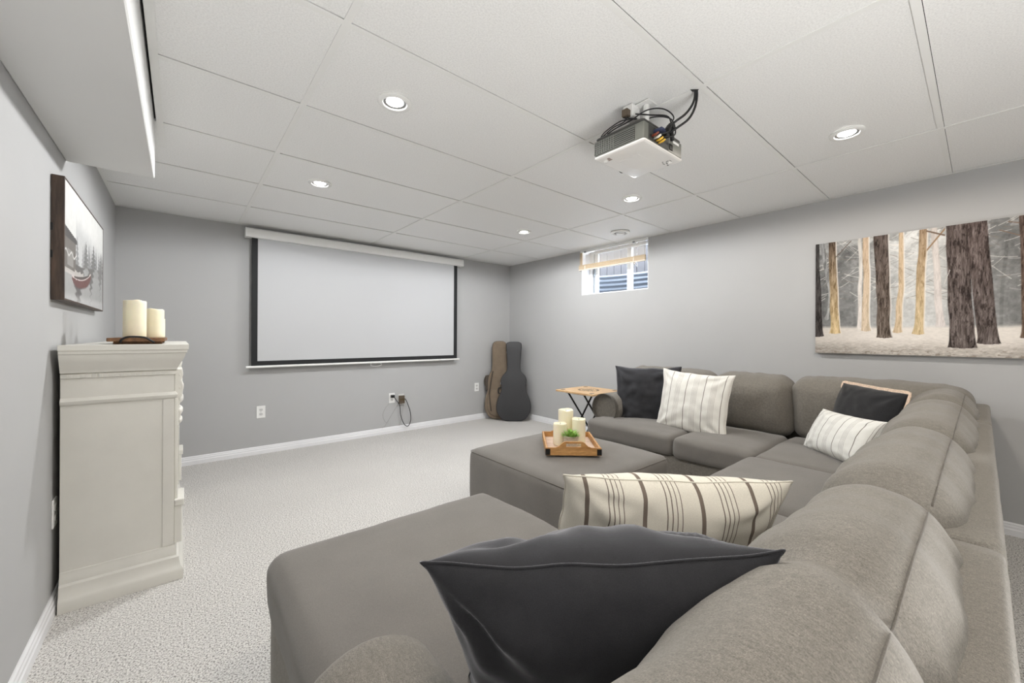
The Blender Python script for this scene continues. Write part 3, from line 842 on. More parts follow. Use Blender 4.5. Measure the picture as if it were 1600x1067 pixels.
sweep(bm, [(0, .950), (.004, .951), (.004, .969), (0, .970)], mpath)
x = MX0 + .01
while x < MX1 - .01:
    box(bm, x, x + .010, MY0 - .008, MY0 - .003, .953, .967); x += .017
y = MY0 + .01
while y < MY1 - .01:
    box(bm, MX1 + .003, MX1 + .008, y, y + .010, .953, .967); y += .017
o = finish('dentil_moulding', bm, 'mantel_white', mt, offset=mo); o['kind'] = 'stuff'
basep = [(0, 0), (.035, 0), (.036, .040), (.031, .052), (.026, .058), (.020, .085), (.019, .100), (.010, .108), (.009, .128), (.004, .140), (.003, .152), (0, .155)]
smooth_angle(finish('base_moulding', sweep(nb(), basep, mpath), 'mantel_white', mt, offset=mo), 30)
for y0, y1 in ((MY0 - .004, MY0), (MY1, MY1 + .004)):
    finish('corner_stile', box(nb(), -.060, MX1, y0, y1, .156, .838, .001, 1), 'mantel_white', mt, offset=mo)
for yc in (MY0 + .085, MY1 - .085):
    p = finish('pilaster', box(nb(), MX1, MX1 + .014, yc - .070, yc + .070, .156, .836, .003, 1), 'mantel_white', mt, offset=mo)
    for dy in (-.04, 0, .04):
        finish('flute', box(nb(), MX1 + .014, MX1 + .018, yc + dy - .011, yc + dy + .011, .42, .70, .002, 1), 'mantel_white', p, offset=mo)
    bm = nb(); box(bm, MX1, MX1 + .030, yc - .080, yc + .080, .156, .335, .003, 1); box(bm, MX1 + .0002, MX1 + .038, yc - .086, yc + .086, .330, .362, .004, 1)
    finish('plinth_block', bm, 'mantel_white', mt, offset=mo)
    # carved bracket: scrolled outline with leaf bosses
    prof = [(MX1, .70), (MX1 + .018, .705), (MX1 + .020, .735), (MX1 + .026, .76), (MX1 + .018, .785), (MX1 + .022, .82), (MX1 + .030, .85), (MX1 + .034, .89), (MX1 + .026, .92), (MX1 + .032, .945), (MX1 + .028, .972), (MX1, .972)]
    b = finish('carved_bracket', prism(nb(), prof, yc - .060, yc + .060, 'XZ', .004, 2), 'mantel_white', mt, offset=mo)
    for (dz, rr) in ((.725, .014), (.770, .018), (.830, .022), (.885, .024), (.945, .018)):
        for dy in (-.045, -.015, .015, .045):
            bm = nb(); bmesh.ops.create_icosphere(bm, subdivisions=2, radius=1.0)
            for v in bm.verts: v.co = Vector((MX1 + .018 + .5 * rr * v.co.x + .006 * math.cos(dy * 30), yc + dy + .017 * v.co.y, dz + rr * v.co.z))
            finish('leaf_boss', bm, 'mantel_white', b, True, offset=mo)
finish('firebox_back', box(nb(), MX0 + .14, MX0 + .146, 2.742, 3.318, .202, .718), 'firebox_black', mt, offset=mo)
for (y0, y1, z0, z1) in ((2.7402, 2.746, .202, .718), (3.314, 3.3198, .202, .718), (2.746, 3.314, .2002, .206), (2.746, 3.314, .714, .7198)):
    finish('firebox_liner', box(nb(), MX0 + .146, MX1 - .004, y0, y1, z0, z1), 'firebox_black', mt, offset=mo)
for k, (z, a, x) in enumerate(((.226, 0, -.14), (.262, .02, -.12), (.228, .0, -.09))):
    finish('log', tube(nb(), [(x, 2.80 + .03 * k, z), (x, 3.26 - .03 * k, z + a)], .019, 8), 'log_brown', mt, True, offset=mo)

# ------------------------------------------------------------------ candles and their trays
def candle(label, x, y, z, r, h, seed, group):
    t = thing('pillar_candle', label, 'candle', (x, y, z), group=group)
    bm = nb(); n = 40; rings = []
    prof = [(.0, 0), (.96, 0), (1.0, .004), (1.0, .25), (1.0, .5), (1.0, .8), (1.0, .93), (1.0, 1.0), (.965, 1.02), (.91, 1.0), (.80, .965), (.45, .945), (0, .94)]
    for i, (rr, zz) in enumerate(prof):
        if rr == 0: rings.append([bm.verts.new((0, 0, zz * h if zz < 1.5 else zz))]); continue
        ring = []
        for k in range(n):
            a = 2 * PI * k / n
            wob = noise.noise(Vector((math.cos(a) * 1.3, math.sin(a) * 1.3, seed * 3.1))) * .035 * h * (1 if zz > .9 else 0)
            dr = 1 + .012 * noise.noise(Vector((math.cos(a) * 2, math.sin(a) * 2, zz * 5 + seed)))
            ring.append(bm.verts.new((rr * r * dr * math.cos(a), rr * r * dr * math.sin(a), (zz * h if i != 2 else .004) + wob)))
        rings.append(ring)
    for A, B in zip(rings[:-1], rings[1:]):
        for k in range(n):
            f = []
            for v in (A[k % len(A)], A[(k + 1) % len(A)], B[(k + 1) % len(B)], B[k % len(B)]):
                if v not in f: f.append(v)
            bm.faces.new(f)
    finish('wax', bm, 'candle_wax', t, True)
    finish('wick', tube(nb(), [(0, 0, .93 * h), (.001, 0, .93 * h + .008), (.003, .001, .93 * h + .014)], .0012, 6), 'wick', t)
    return t
mtray = thing('mantel_candle_tray', 'dark wooden board with iron handles on top of the mantel', 'tray', (-.155, 2.79, 1.0905))
for y in (-.20, .18):
    finish('foot', box(nb(), -.082, .088, y - .015, y + .015, 0, .012, .002, 1), 'wood_tray', mtray)
finish('board', box(nb(), -.100, .098, -.25, .25, .012, .029, .002, 1), 'wood_tray', mtray)
for s in (-1, 1):
    bm = nb(); tube(bm, smooth_path([(-.055, s * .252, .008), (-.050, s * .258, .022), (-.030, s * .260, .033), (.0, s * .260, .034), (.030, s * .260, .030), (.050, s * .258, .016), (.060, s * .252, .008)], 6), .0045, 8)
    finish('handle', bm, 'black_metal', mtray, True)
zt = 1.0905 + .0295
candle('tallest ivory pillar candle on the mantel tray', -.171, 2.68, zt, .043, .178, 1, 'candles on the mantel')
candle('middle-height ivory pillar candle on the mantel tray', -.104, 2.80, zt, .039, .145, 2, 'candles on the mantel')
candle('shortest ivory pillar candle on the mantel tray, mostly hidden', -.100, 2.925, zt, .036, .10, 3, 'candles on the mantel')

# ================================================================== SECTIONAL SOFA
sofa = thing('sectional_sofa', 'large U-shaped grey fabric sectional sofa with chaise and loose back cushions', 'sofa', (1.9, 1.0, 0))
so2 = sofa.location
def sp(name, bm, mat='sofa_fabric', parent=None, smooth=True):
    return finish(name, bm, mat, parent or sofa, smooth, offset=so2)
def rect_cushion(x0, x1, y0, y1, z0, z1, r, puff, **kw):
    return moved(cushion(((x1 - x0) / 2, (y1 - y0) / 2, (z1 - z0) / 2), r, puff, **kw), ((x0 + x1) / 2, (y0 + y1) / 2, (z0 + z1) / 2))
# upholstered back frames, module by module
for (x0, x1) in ((.10, 1.148), (1.156, 2.816), (2.824, 3.640)):
    sp('back_frame', rect_cushion(x0, x1, -.032, .095, .06, .752, .022, (0,) * 6, n=14, wr=.0015, wscale=5, seed=x0))
for (y0, y1) in ((.10, 1.10), (1.106, 2.16)):
    sp('back_frame', rect_cushion(3.515, 3.640, y0, y1, .06, .752, .022, (0,) * 6, n=14, wr=.0015, wscale=5, seed=y0 + 3))
# plinths under the seats
for nm, (x0, x1, y0, y1) in (('seat_base', (.215, 1.045, .09, 1.415)), ('seat_base', (1.047, 2.60, .09, .845)), ('seat_base', (2.602, 3.52, .09, .845)), ('seat_base', (2.625, 3.52, .847, 2.09))):
    sp(nm, rect_cushion(x0, x1, y0, y1, .05, .315, .025, (0,) * 6, n=12, wr=.002, wscale=4, seed=x0))
for (x, y) in ((.28, .16), (.28, 1.34), (.98, 1.34), (2.70, 2.0), (2.70, .95), (3.55, .02), (3.55, 2.08), (1.2, .78), (1.2, .02)):
    sp('foot', lathe(nb(), [(.028, 0), (.030, .052), (0, .052)], 12, (x, y, 0)), 'black_metal')
# seat cushions
SEATP = (.004, .004, .006, .006, .0, .018)
def ear(v, xw=.70):
    return v
def chaise_warp(v):
    w = Vector(v)
    # the cushion is cut back beside the arm
    k = 1 - min(1, max(0, (w.y + .675 - .60) / .07))
    if w.x < 0: w.x = w.x * (1 - k * .38)
    return w
ch = moved(cushion((.425, .675, .09), .055, (.01, .004, .004, .012, 0, .020), n=30, wr=.006, wscale=4, seed=2, warp=chaise_warp), (.630, .765, .368))
sp('chaise_cushion', ch, 'sofa_seat_fabric')
sp('seat_cushion', rect_cushion(1.058, 1.792, .20, .880, .300, .458, .045, SEATP, n=24, wr=.005, wscale=4, seed=3), 'sofa_seat_fabric')
sp('seat_cushion', rect_cushion(1.796, 2.528, .20, .880, .300, .458, .045, SEATP, n=24, wr=.005, wscale=4, seed=4), 'sofa_seat_fabric')
sp('seat_cushion', rect_cushion(2.534, 3.30, .20, .856, .300, .452, .035, SEATP, n=24, wr=.005, wscale=4, seed=5), 'sofa_seat_fabric')
sp('seat_cushion', rect_cushion(2.585, 3.26, .864, 1.372, .305, .452, .040, SEATP, n=24, wr=.006, wscale=(6, 6, 6), seed=6), 'sofa_seat_fabric')
def s1_warp(v):
    w = Vector(v); k = min(1, max(0, (w.x + .3375 - .19) / .06)); k = k * k * (3 - 2 * k)
    if w.y > -.2: w.y = -.2 + (w.y + .2) * (1 - .27 * k)
    return w
sp('seat_cushion', moved(cushion((.3375, .372, .075), .042, SEATP, n=26, wr=.006, wscale=6, seed=7, warp=s1_warp), (2.592 + .3375, 1.378 + .372, .380)), 'sofa_seat_fabric')
# loose back cushions along the screen-facing run
BP = (.016, .016, .024, .030, 0, .024)
def back_cushion(x0, x1, yc, zc, hy, hz, lean, seed, wr=.012, seam=True, r=.105, fold=None, bp=BP, cells=30):
    w = (x1 - x0) / 2; xc = (x0 + x1) / 2
    def warp(v):
        v = Vector(v)
        if fold is not None:                      # the cushion is creased in the middle and slumps into two lobes
            xf = fold + .035 * math.sin(v.y * 9 + 1); k = math.exp(-((v.x - xf) / .030) ** 2)
            sh = max(0, (v.z + hz) / (2 * hz)); v.z -= .020 * k * sh; v.y *= 1 - .13 * k * sh
        # gathers running over the top from front to back
        g = noise.noise(Vector((v.x * 26 + seed, v.y * 5, v.z * 4))) * .0034
        e = min(1, abs(v.x) / w) ** 3
        v.z += g * (.35 + .9 * e); v.y += g * .5
        return v
    bm = cushion((w, hy, hz), r, bp, n=cells, wr=wr, wscale=(9, 3.2, 3.2), seed=seed, warp=warp)
    tree = BVHTree.FromBMesh(bm)
    c = sp('back_cushion', moved(bm, (xc, yc, zc), (lean, 0, 0)))
    if seam:
        pts = []
        for k in range(61):
            x_ = (-1 + 2 * k / 60) * (w - .035)
            hit = tree.ray_cast(Vector((x_, -hy * .50, hz + .2)), Vector((0, 0, -1)))
            if hit[0] is not None: pts.append(hit[0] + Vector((0, 0, .0007)))
        pts = [sum((pts[min(len(pts) - 1, max(0, i + d))] for d in (-1, 0, 1)), Vector()) / 3 for i in range(len(pts))]
        bm = nb(); tube(bm, pts, .0016, 6)
        sp('piping', moved(bm, (xc, yc, zc), (lean, 0, 0)), 'sofa_seam', c)
    return c
LN = math.radians(9)
back_cushion(.150, 1.150, .150, .622, .112, .212, LN, 11, fold=-.045, cells=44)
back_cushion(1.150, 1.960, .150, .618, .114, .216, LN, 13)
back_cushion(1.960, 2.800, .150, .618, .116, .220, LN, 14)
back_cushion(2.800, 3.300, .150, .622, .116, .222, LN, 15)
# loose back cushions along the wall
def wall_cushion(y0, y1, seed, zc=.632, hz=.218, xc=3.40):
    w = (y1 - y0) / 2
    bm = cushion((w, .125, hz), .085, (.012, .012, .035, .02, 0, .012), n=30, wr=.008, wscale=(13, 4, 5), seed=seed)
    sp('back_cushion', moved(bm, (xc, (y0 + y1) / 2, zc), (math.radians(9), 0, -PI / 2)))
wall_cushion(1.405, 2.20, 21)
wall_cushion(.872, 1.400, 22)
wall_cushion(.030, .868, 23, zc=.640, xc=3.42)
# rolled arms
def arm(axis, c, r, L0, L1, name='arm'):
    bm = nb(); n = 32; rings = []
    prof = [(0, L1), (r * .80, L1), (r * .93, L1 - .006), (r, L1 - .022), (r, L1 - .06), (r, (L0 + L1) / 2), (r, L0)]
    for (rr, t) in prof:
        ring = []
        for k in range(n if rr else 1):
            a = 2 * PI * k / n; u_, w_ = rr * math.cos(a), rr * math.sin(a)
            ring.append(bm.verts.new((c[0] + u_, t, c[1] + w_) if axis == 'Y' else (t, c[0] + u_, c[1] + w_)))
        rings.append(ring)
    for A, B in zip(rings[:-1], rings[1:]):
        for k in range(n):
            f = []
            for v in (A[k % len(A)], A[(k + 1) % len(A)], B[(k + 1) % len(B)], B[k % len(B)]):
                if v not in f: f.append(v)
            bm.faces.new(f)
    bmesh.ops.recalc_face_normals(bm, faces=bm.faces)
    return bm
a1 = smooth_angle(sp('arm', arm('Y', (.235, .500), .130, .0, .672)), 35)
sp('arm_panel', rect_cushion(.135, .345, .0, .640, .06, .52, .03, (0,) * 6, n=12), 'sofa_fabric', a1)
bm = arm('X', (2.066, .530), .122, 3.52, 2.815)
a2 = smooth_angle(sp('arm', bm), 35)
ringp = [(2.817, 2.066 + .116 * math.cos(2 * PI * k / 36), .530 + .116 * math.sin(2 * PI * k / 36)) for k in range(36)]
sp('piping', tube(nb(), ringp, .0045, 6, closed=True), 'sofa_seam', a2)
sp('arm_panel', rect_cushion(2.825, 3.50, 1.965, 2.165, .06, .53, .03, (0,) * 6, n=12), 'sofa_fabric', a2)

# ------------------------------------------------------------------ ottoman
OX0, OX1, OY0, OY1 = 1.385, 2.235, 1.190, 2.080
ot = thing('ottoman', 'big square grey fabric ottoman in the middle of the sectional', 'ottoman', ((OX0 + OX1) / 2, (OY0 + OY1) / 2, 0))
def op(name, bm, mat='sofa_seat_fabric', smooth=True): return finish(name, bm, mat, ot, smooth, offset=ot.location)
op('body', rect_cushion(OX0, OX1, OY0, OY1, .045, .432, .046, (.008, .008, .008, .008, 0, .044), n=34, wr=.003, wscale=4, seed=31))
rr = [(OX0 + .004, OY0 + .03), (OX0 + .012, OY0 + .012), (OX0 + .03, OY0 + .004), (OX1 - .03, OY0 + .004), (OX1 - .012, OY0 + .012), (OX1 - .004, OY0 + .03), (OX1 - .004, OY1 - .03), (OX1 - .012, OY1 - .012), (OX1 - .03, OY1 - .004), (OX0 + .03, OY1 - .004), (OX0 + .012, OY1 - .012), (OX0 + .004, OY1 - .03)]
op('top_seam', tube(nb(), [(x + (.004 if x < 1.8 else -.004), y + (.004 if y < 1.6 else -.004), .4155) for x, y in rr], .0026, 6, closed=True), 'sofa_seam')
for (x, y) in ((OX0 + .08, OY0 + .08), (OX1 - .08, OY0 + .08), (OX0 + .08, OY1 - .08), (OX1 - .08, OY1 - .08)):
    op('foot', lathe(nb(), [(.026, 0), (.028, .050), (0, .050)], 12, (x, y, 0)), 'black_metal', False)

# ================================================================== THROW PILLOWS
def pillow_mesh(w, h, t, seed, n=52, pinch=.07, wr=.010, sag=0.0, e=.5):
    bm = nb(); uv = bm.loops.layers.uv.new('UVMap')
    def pt(u, v, side):
        x = w / 2 * u * (1 - pinch * (1 - abs(v) ** 2.5) * abs(u) ** 1.5)
        z = h / 2 * v * (1 - pinch * (1 - abs(u) ** 2.5) * abs(v) ** 1.5)
        a = max(0.0, 1 - abs(u) ** 2.4) * max(0.0, 1 - abs(v) ** 2.4)
        y = side * t / 2 * a ** e
        z -= sag * (1 - u * u) * max(0, v)
        k = min(1, a * 3)
        nz = noise.noise(Vector((u * 1.9 + seed * 5.1, v * 1.9, side * 1.7))) + .6 * noise.noise(Vector((u * 4.4 + seed, v * 4.4 + 2, side * 3.0)))
        # folds that fan out of the four corners
        fold = 0
        for cu in (-1, 1):
            for cv in (-1, 1):
                du, dv = u - cu, v - cv; d = math.hypot(du, dv); th = math.atan2(dv * cv, du * cu)
                fold += math.sin(th * 10 + seed * 1.7 + cu * 2 + cv + side) * math.exp(-((d - .42) / .30) ** 2)
        y += side * wr * (nz * k + .55 * fold * k)
        # the seam itself wanders a little
        wob = (1 - k) * wr * .5
        x += wob * noise.noise(Vector((v * 3, seed, 1.0))); z += wob * noise.noise(Vector((u * 3, seed, 5.0)))
        return Vector((x, -y, z))
    ts = [math.sin((-1 + 2 * i / n) * PI / 2) * .7 + (-1 + 2 * i / n) * .3 for i in range(n + 1)]
    G = {}
    for side in (1, -1):
        for i, u in enumerate(ts):
            for j, v in enumerate(ts):
                edge = i in (0, n) or j in (0, n)
                key = (0 if edge else side, i, j)
                if key not in G: G[key] = bm.verts.new(pt(u, v, side))
    for side in (1, -1):
        for i in range(n):
            for j in range(n):
                q = []
                for (a, b) in ((i, j), (i + 1, j), (i + 1, j + 1), (i, j + 1)):
                    ed = a in (0, n) or b in (0, n); q.append((G[(0 if ed else side, a, b)], ts[a], ts[b]))
                if side < 0: q = q[::-1]
                f = bm.faces.new([x[0] for x in q])
                for lp_, x in zip(f.loops, q): lp_[uv].uv = ((x[1] + 1) / 2, (x[2] + 1) / 2)
    seam = [pt(ts[i], -1, 1) for i in range(n)] + [pt(1, ts[j], 1) for j in range(n)] + [pt(ts[n - i], 1, 1) for i in range(n)] + [pt(-1, ts[n - j], 1) for j in range(n)]
    return bm, seam

def place(o, centre, xaxis, up):
    x = Vector(xaxis).normalized(); z = Vector(up); z = (z - x * z.dot(x)).normalized(); y = z.cross(x)
    mm = Matrix((x, y, z)).transposed().to_4x4(); mm.translation = Vector(centre); o.matrix_world = mm

def throw_pillow(label, w, h, t, mat, seam_mat, TL, TR, down, seed, group=None, **kw):
    """TL and TR are the upper corners, down points from the upper edge to the lower one."""
    TL, TR = Vector(TL), Vector(TR); xa = (TR - TL).normalized(); d = Vector(down); d = (d - xa * d.dot(xa)).normalized()
    p = thing('throw_pillow', label, 'pillow', group=group)
    place(p, (TL + TR) / 2 + d * h / 2, TR - TL, -d)
    bm, seam = pillow_mesh(w, h, t, seed, **kw)
    c = finish('cover', bm, mat, p, True)
    finish('seam', tube(nb(), seam, .0022, 5, closed=True), seam_mat, p, True)
    return p, seam

PG = 'throw pillows on the sectional'
throw_pillow('black square velvet pillow leaning by the rolled arm at the far sofa end', .54, .50, .17, 'black_velvet', 'black_velvet', (2.93, 2.10, .880), (3.12, 1.545, .895), (-.16, -.03, -1), 3, PG, wr=.016, pinch=.08)
throw_pillow('square cream pillow with brown stripes and pointed corners on the far seat', .53, .47, .15, 'stripe_square', 'stripe_square', (2.955, 1.640, .888), (2.965, 1.100, .868), (-.22, -.02, -1), 5, PG, wr=.010, pinch=.09)
kp, kseam = throw_pillow('black rectangular pillow with beige braided border in the sofa corner', .50, .33, .13, 'black_fabric', 'black_fabric', (3.285, .578, .845), (2.90, .240, .842), (-.16, .20, -1), 7, PG, wr=.006, pinch=.02)
bm = nb(); N = len(kseam)
for k in range(N):
    a, b = Vector(kseam[k]), Vector(kseam[(k + 1) % N])
    def outv(p):
        q = Vector((p.x / .25, 0, p.z / .165)); m_ = max(abs(q.x), abs(q.z)); return Vector((q.x if abs(q.x) > .96 * m_ else 0, 0, q.z if abs(q.z) > .96 * m_ else 0)).normalized()
    o1, o2 = a + outv(a) * .017, b + outv(b) * .017
    q = [bm.verts.new(p + Vector((0, dy, 0))) for p, dy in ((a, -.002), (b, -.002), (o2, -.002), (o1, -.002))]
    q2 = [bm.verts.new(p + Vector((0, dy, 0))) for p, dy in ((a, .002), (b, .002), (o2, .002), (o1, .002))]
    bm.faces.new(q); bm.faces.new(q2[::-1]); bm.faces.new((q[2], q2[2], q2[3], q[3])[::-1])
simple('braid', (214, 190, 168), .9, var=.35, nscale=260, bump=.8, bscale=260)
finish('braided_trim', bm, 'braid', kp)
throw_pillow('small cream lumbar pillow with thin stripes below the braided black pillow', .50, .27, .14, 'stripe_small', 'stripe_small', (3.085, .640, .690), (2.715, .300, .712), (-.36, .36, -1), 9, PG, wr=.005)
throw_pillow('large cream lumbar pillow with wide brown stripes in the foreground behind black velvet', .63, .36, .20, 'stripe_wide', 'stripe_wide', (.730, .655, .795), (1.245, .330, .752), (.22, .34, -1), 11, PG, wr=.010, pinch=.06, e=.55)
throw_pillow('large rumpled black velvet pillow, nearest to the camera', .48, .47, .24, 'black_velvet', 'black_velvet', (.255, .489, .826), (.600, .167, .858), (.135, .171, -.326), 13, PG, wr=.019, pinch=.10, e=.56)

# ================================================================== TRAY, CANDLES AND PLANT ON THE OTTOMAN
TA = math.atan2(-.192, .218)
tr = thing('serving_tray', 'light wooden serving tray with cut-out handles on the ottoman', 'tray', (1.795, 1.595, .4775), TA)
HW, HL = .148, .185
finish('tray_floor', box(nb(), -HW + .008, HW - .008, -HL + .008, HL - .008, .004, .012), 'wood_tray_floor', tr)
for s in (-1, 1):
    finish('side_wall', box(nb(), s * HW - .006, s * HW + .006, -HL + .007, HL - .007, 0, .042, .002, 1), 'wood_light', tr)
    out = [(-HW - .006, 0), (HW + .006, 0), (HW + .006, .042), (.100, .042), (.080, .050), (.062, .068), (.045, .073), (-.045, .073), (-.062, .068), (-.080, .050), (-.100, .042), (-HW - .006, .042)]
    bm = nb()
    # end wall built round its hand hole: lower strip, cheeks and grip
    y0, y1 = s * HL - .006, s * HL + .006
    prism(bm, [(-HW - .006, 0), (HW + .006, 0), (HW + .006, .042), (.100, .042), (.080, .050), (.064, .0655), (.042, .0655), (.042, .046), (-.042, .046), (-.042, .0655), (-.064, .0655), (-.080, .050), (-.100, .042), (-HW - .006, .042)], y0, y1, 'XZ')
    prism(bm, [(-.064, .0655), (.064, .0655), (.055, .072), (.045, .075), (-.045, .075), (-.055, .072)], y0, y1, 'XZ')
    finish('handle_wall', bm, 'wood_light', tr)
    for sx in (-1, 1):
        bm = nb(); xa = sx * (HW + .007); ya = s * (HL + .007)
        box(bm, min(xa, xa - sx * .026), max(xa, xa - sx * .026), min(ya, ya - s * .0008), max(ya, ya - s * .0008), .002, .036)
        box(bm, min(xa, xa - sx * .0008), max(xa, xa - sx * .0008), min(ya, ya - s * .026), max(ya, ya - s * .026), .002, .036)
        finish('corner_bracket', bm, 'black_metal', tr)
def on_tray(x, y):
    c_, s_ = math.cos(TA), math.sin(TA); return (1.795 + x * c_ - y * s_, 1.595 + x * s_ + y * c_)
CZ = .4775 + .0125
p = on_tray(-.014, .075); candle('tallest ivory candle at the back of the ottoman tray', p[0], p[1], CZ, .046, .190, 4, 'candles on the ottoman tray')
p = on_tray(-.058, -.012); candle('shortest ivory candle on the ottoman tray, left of the plant', p[0], p[1], CZ, .040, .125, 5, 'candles on the ottoman tray')
p = on_tray(.055, .000); candle('middle-height ivory candle on the ottoman tray, right of the plant', p[0], p[1], CZ, .040, .150, 6, 'candles on the ottoman tray')
p = on_tray(-.002, -.085)
plant = thing('potted_plant', 'small green leafy plant in a rough grey pot on the ottoman tray', 'plant', (p[0], p[1], CZ))
bm = lathe(nb(), [(0, 0), (.034, 0), (.037, .004), (.0395, .02), (.0405, .045), (.0425, .070), (.0425, .073), (.039, .073), (.038, .060), (0, .060)], 28)
finish('pot', bm, 'ceramic_pot', plant, True)
bm = nb(); random.seed(12)
for k in range(190):
    a = random.uniform(0, 2 * PI); el = math.acos(random.uniform(.05, 1)); L = random.uniform(.034, .054)
    d = Vector((math.sin(el) * math.cos(a), math.sin(el) * math.sin(a), math.cos(el) * .85 + .05)).normalized()
    s_ = d.cross(Vector((0, 0, 1)) if abs(d.z) < .95 else Vector((1, 0, 0))).normalized(); b_ = Vector((0, 0, .062)) + Vector((d.x, d.y, 0)) * .014
    w_ = random.uniform(.0028, .0045)
    tip = b_ + d * L + Vector((0, 0, .004)); mid = b_ + d * L * .62; nrm = s_.cross(d) * .0012
    v0, v1, v2, v3, v4 = bm.verts.new(b_), bm.verts.new(mid + s_ * w_), bm.verts.new(tip), bm.verts.new(mid - s_ * w_), bm.verts.new(mid + nrm)
    for f in ((v0, v1, v4), (v1, v2, v4), (v2, v3, v4), (v3, v0, v4)): bm.faces.new(f)
g = finish('foliage', bm, 'leaf_green', plant, True); g['kind'] = 'stuff'

# ================================================================== FOLDING TRAY TABLE
tt = thing('folding_tray_table', 'folding tray table with pale wooden top and black crossed legs by the sofa arm', 'side table', (3.01, 2.43, 0))
to = tt.location
TX0, TX1, TY0, TY1, TZ = 2.785, 3.225, 2.205, 2.655, .625
finish('table_top', box(nb(), TX0, TX1, TY0, TY1, TZ - .018, TZ, .004, 2), 'wood_tabletop', tt, offset=to)
for i, (x, y) in enumerate(((TX0 + .05, TY0 + .05), (TX0 + .05, TY1 - .05), (TX1 - .05, TY0 + .05), (TX1 - .05, TY1 - .05))):
    bm = nb(); prism(bm, [(x - .03, y - .012), (x + .01, y - .02), (x + .028, y), (x + .012, y + .014), (x - .016, y + .020)], TZ, TZ + .0012, 'XY'); finish('printed_corner_mark', bm, 'print_dark', tt, offset=to)
xc, yc = (TX0 + TX1) / 2, (TY0 + TY1) / 2
bm = nb()
for k in range(30):                # round printed emblem: two rings of short strokes and crossing lines
    a = 2 * PI * k / 30; r0, r1 = (.085, .098) if k % 2 else (.078, .104)
    prism(bm, [(xc + r0 * math.cos(a - .05), yc + r0 * math.sin(a - .05)), (xc + r1 * math.cos(a - .05), yc + r1 * math.sin(a - .05)), (xc + r1 * math.cos(a + .05), yc + r1 * math.sin(a + .05)), (xc + r0 * math.cos(a + .05), yc + r0 * math.sin(a + .05))], TZ, TZ + .0010, 'XY')
for (dx, w_) in ((-.045, .09), (-.018, .12), (.012, .10), (.04, .07)):
    box(bm, xc + dx - .005, xc + dx + .005, yc - w_ / 2, yc + w_ / 2, TZ, TZ + .0010)
finish('printed_emblem', bm, 'print_dark', tt, offset=to)['kind'] = 'stuff'
LA = (TY1 - .115, TY1 - .305); LB = (TY1 - .140, TY1 - .280)
for y in LA:
    finish('leg', tube(nb(), [(TX0 + .050, y, TZ - .018), (TX0 + .540, y, .008)], .0085, 8), 'black_metal', tt, True, offset=to)
for y in LB:
    finish('leg', tube(nb(), [(TX1 - .01, y, TZ - .018), (TX0 - .06, y, .008)], .0085, 8), 'black_metal', tt, True, offset=to)
finish('cross_bar', tube(nb(), [(TX0 + .540, LA[1], .010), (TX0 + .540, LA[0], .010)], .0085, 8), 'black_metal', tt, True, offset=to)
finish('cross_bar', tube(nb(), [(TX0 - .06, LB[1], .010), (TX0 - .06, LB[0], .010)], .0085, 8), 'black_metal', tt, True, offset=to)
finish('tray_clip', box(nb(), TX0 + .045, TX0 + .10, TY1 - .33, TY1 - .09, TZ - .028, TZ - .018), 'black_metal', tt, offset=to)

# ================================================================== GUITAR CASES
def mirror_outline(half, n=6):
    pts = smooth_path([(x, 0, z) for x, z in half], n)
    R_ = [(p.x, p.z) for p in pts]; return R_ + [(-x, z) for x, z in reversed(R_) if abs(x) > 1e-4]
gh = [(0.0, .0), (.10, .004), (.175, .045), (.222, .125), (.232, .20), (.215, .29), (.178, .37), (.164, .43), (.170, .50), (.175, .545), (.155, .60), (.115, .645), (.092, .69), (.090, .80), (.098, .92), (.106, 1.0), (.098, 1.045), (.06, 1.063), (0, 1.066)]
gc = thing('guitar_case', 'hard black guitar case leaning upright in the corner', 'guitar case', (3.405, 4.015, .004))
gc.rotation_euler = (math.radians(-5.0), 0, math.radians(-41))
og = mirror_outline(gh)
smooth_angle(finish('lid', prism(nb(), og, 0, .050, 'XZ', .012, 3), 'guitar_black', gc), 50)
smooth_angle(finish('shell', prism(nb(), og, .052, .108, 'XZ', .012, 3), 'guitar_black', gc), 50)
smooth_angle(finish('binding', prism(nb(), [(x * 1.006, .53 + (z - .53) * 1.004) for x, z in og], .047, .055, 'XZ'), 'guitar_trim', gc), 50)
for (x, z) in ((.205, .10), (.226, .25), (.176, .50), (-.205, .10), (-.176, .50), (-.096, .92)):
    finish('latch', box(nb(), x - .010 if x > 0 else x - .006, x + .006 if x > 0 else x + .010, .036, .070, z - .014, z + .014, .002, 1), 'steel', gc)
finish('handle', tube(nb(), smooth_path([(-.178, .053, .36), (-.205, .053, .375), (-.205, .053, .43), (-.170, .053, .445)], 6), .008, 8), 'guitar_trim', gc, True)
for x in (-.05, 0, .05):
    finish('foot', lathe(nb(), [(.008, -.004), (.009, .004), (0, .004)], 10, (x, .03, .0)), 'steel', gc)
gb = thing('guitar_gig_bag', 'brown soft guitar bag standing behind the black case in the corner', 'guitar bag', (3.350, 4.215, .004))
gb.rotation_euler = (math.radians(-4.0), math.radians(-1.0), math.radians(-36))
gh2 = [(0.0, .0), (.09, .004), (.165, .045), (.212, .13), (.220, .20), (.205, .30), (.178, .39), (.172, .46), (.168, .54), (.150, .61), (.122, .66), (.108, .73), (.105, .85), (.104, .96), (.090, 1.04), (.05, 1.066), (0, 1.070)]
o2 = mirror_outline(gh2)
smooth_angle(finish('bag_body', prism(nb(), o2, 0, .10, 'XZ', .022, 3), 'gig_brown', gb), 60)
smooth_angle(finish('zip_band', prism(nb(), [(x * 1.012, .53 + (z - .53) * 1.006) for x, z in o2], .046, .056, 'XZ'), 'gig_dark', gb), 60)
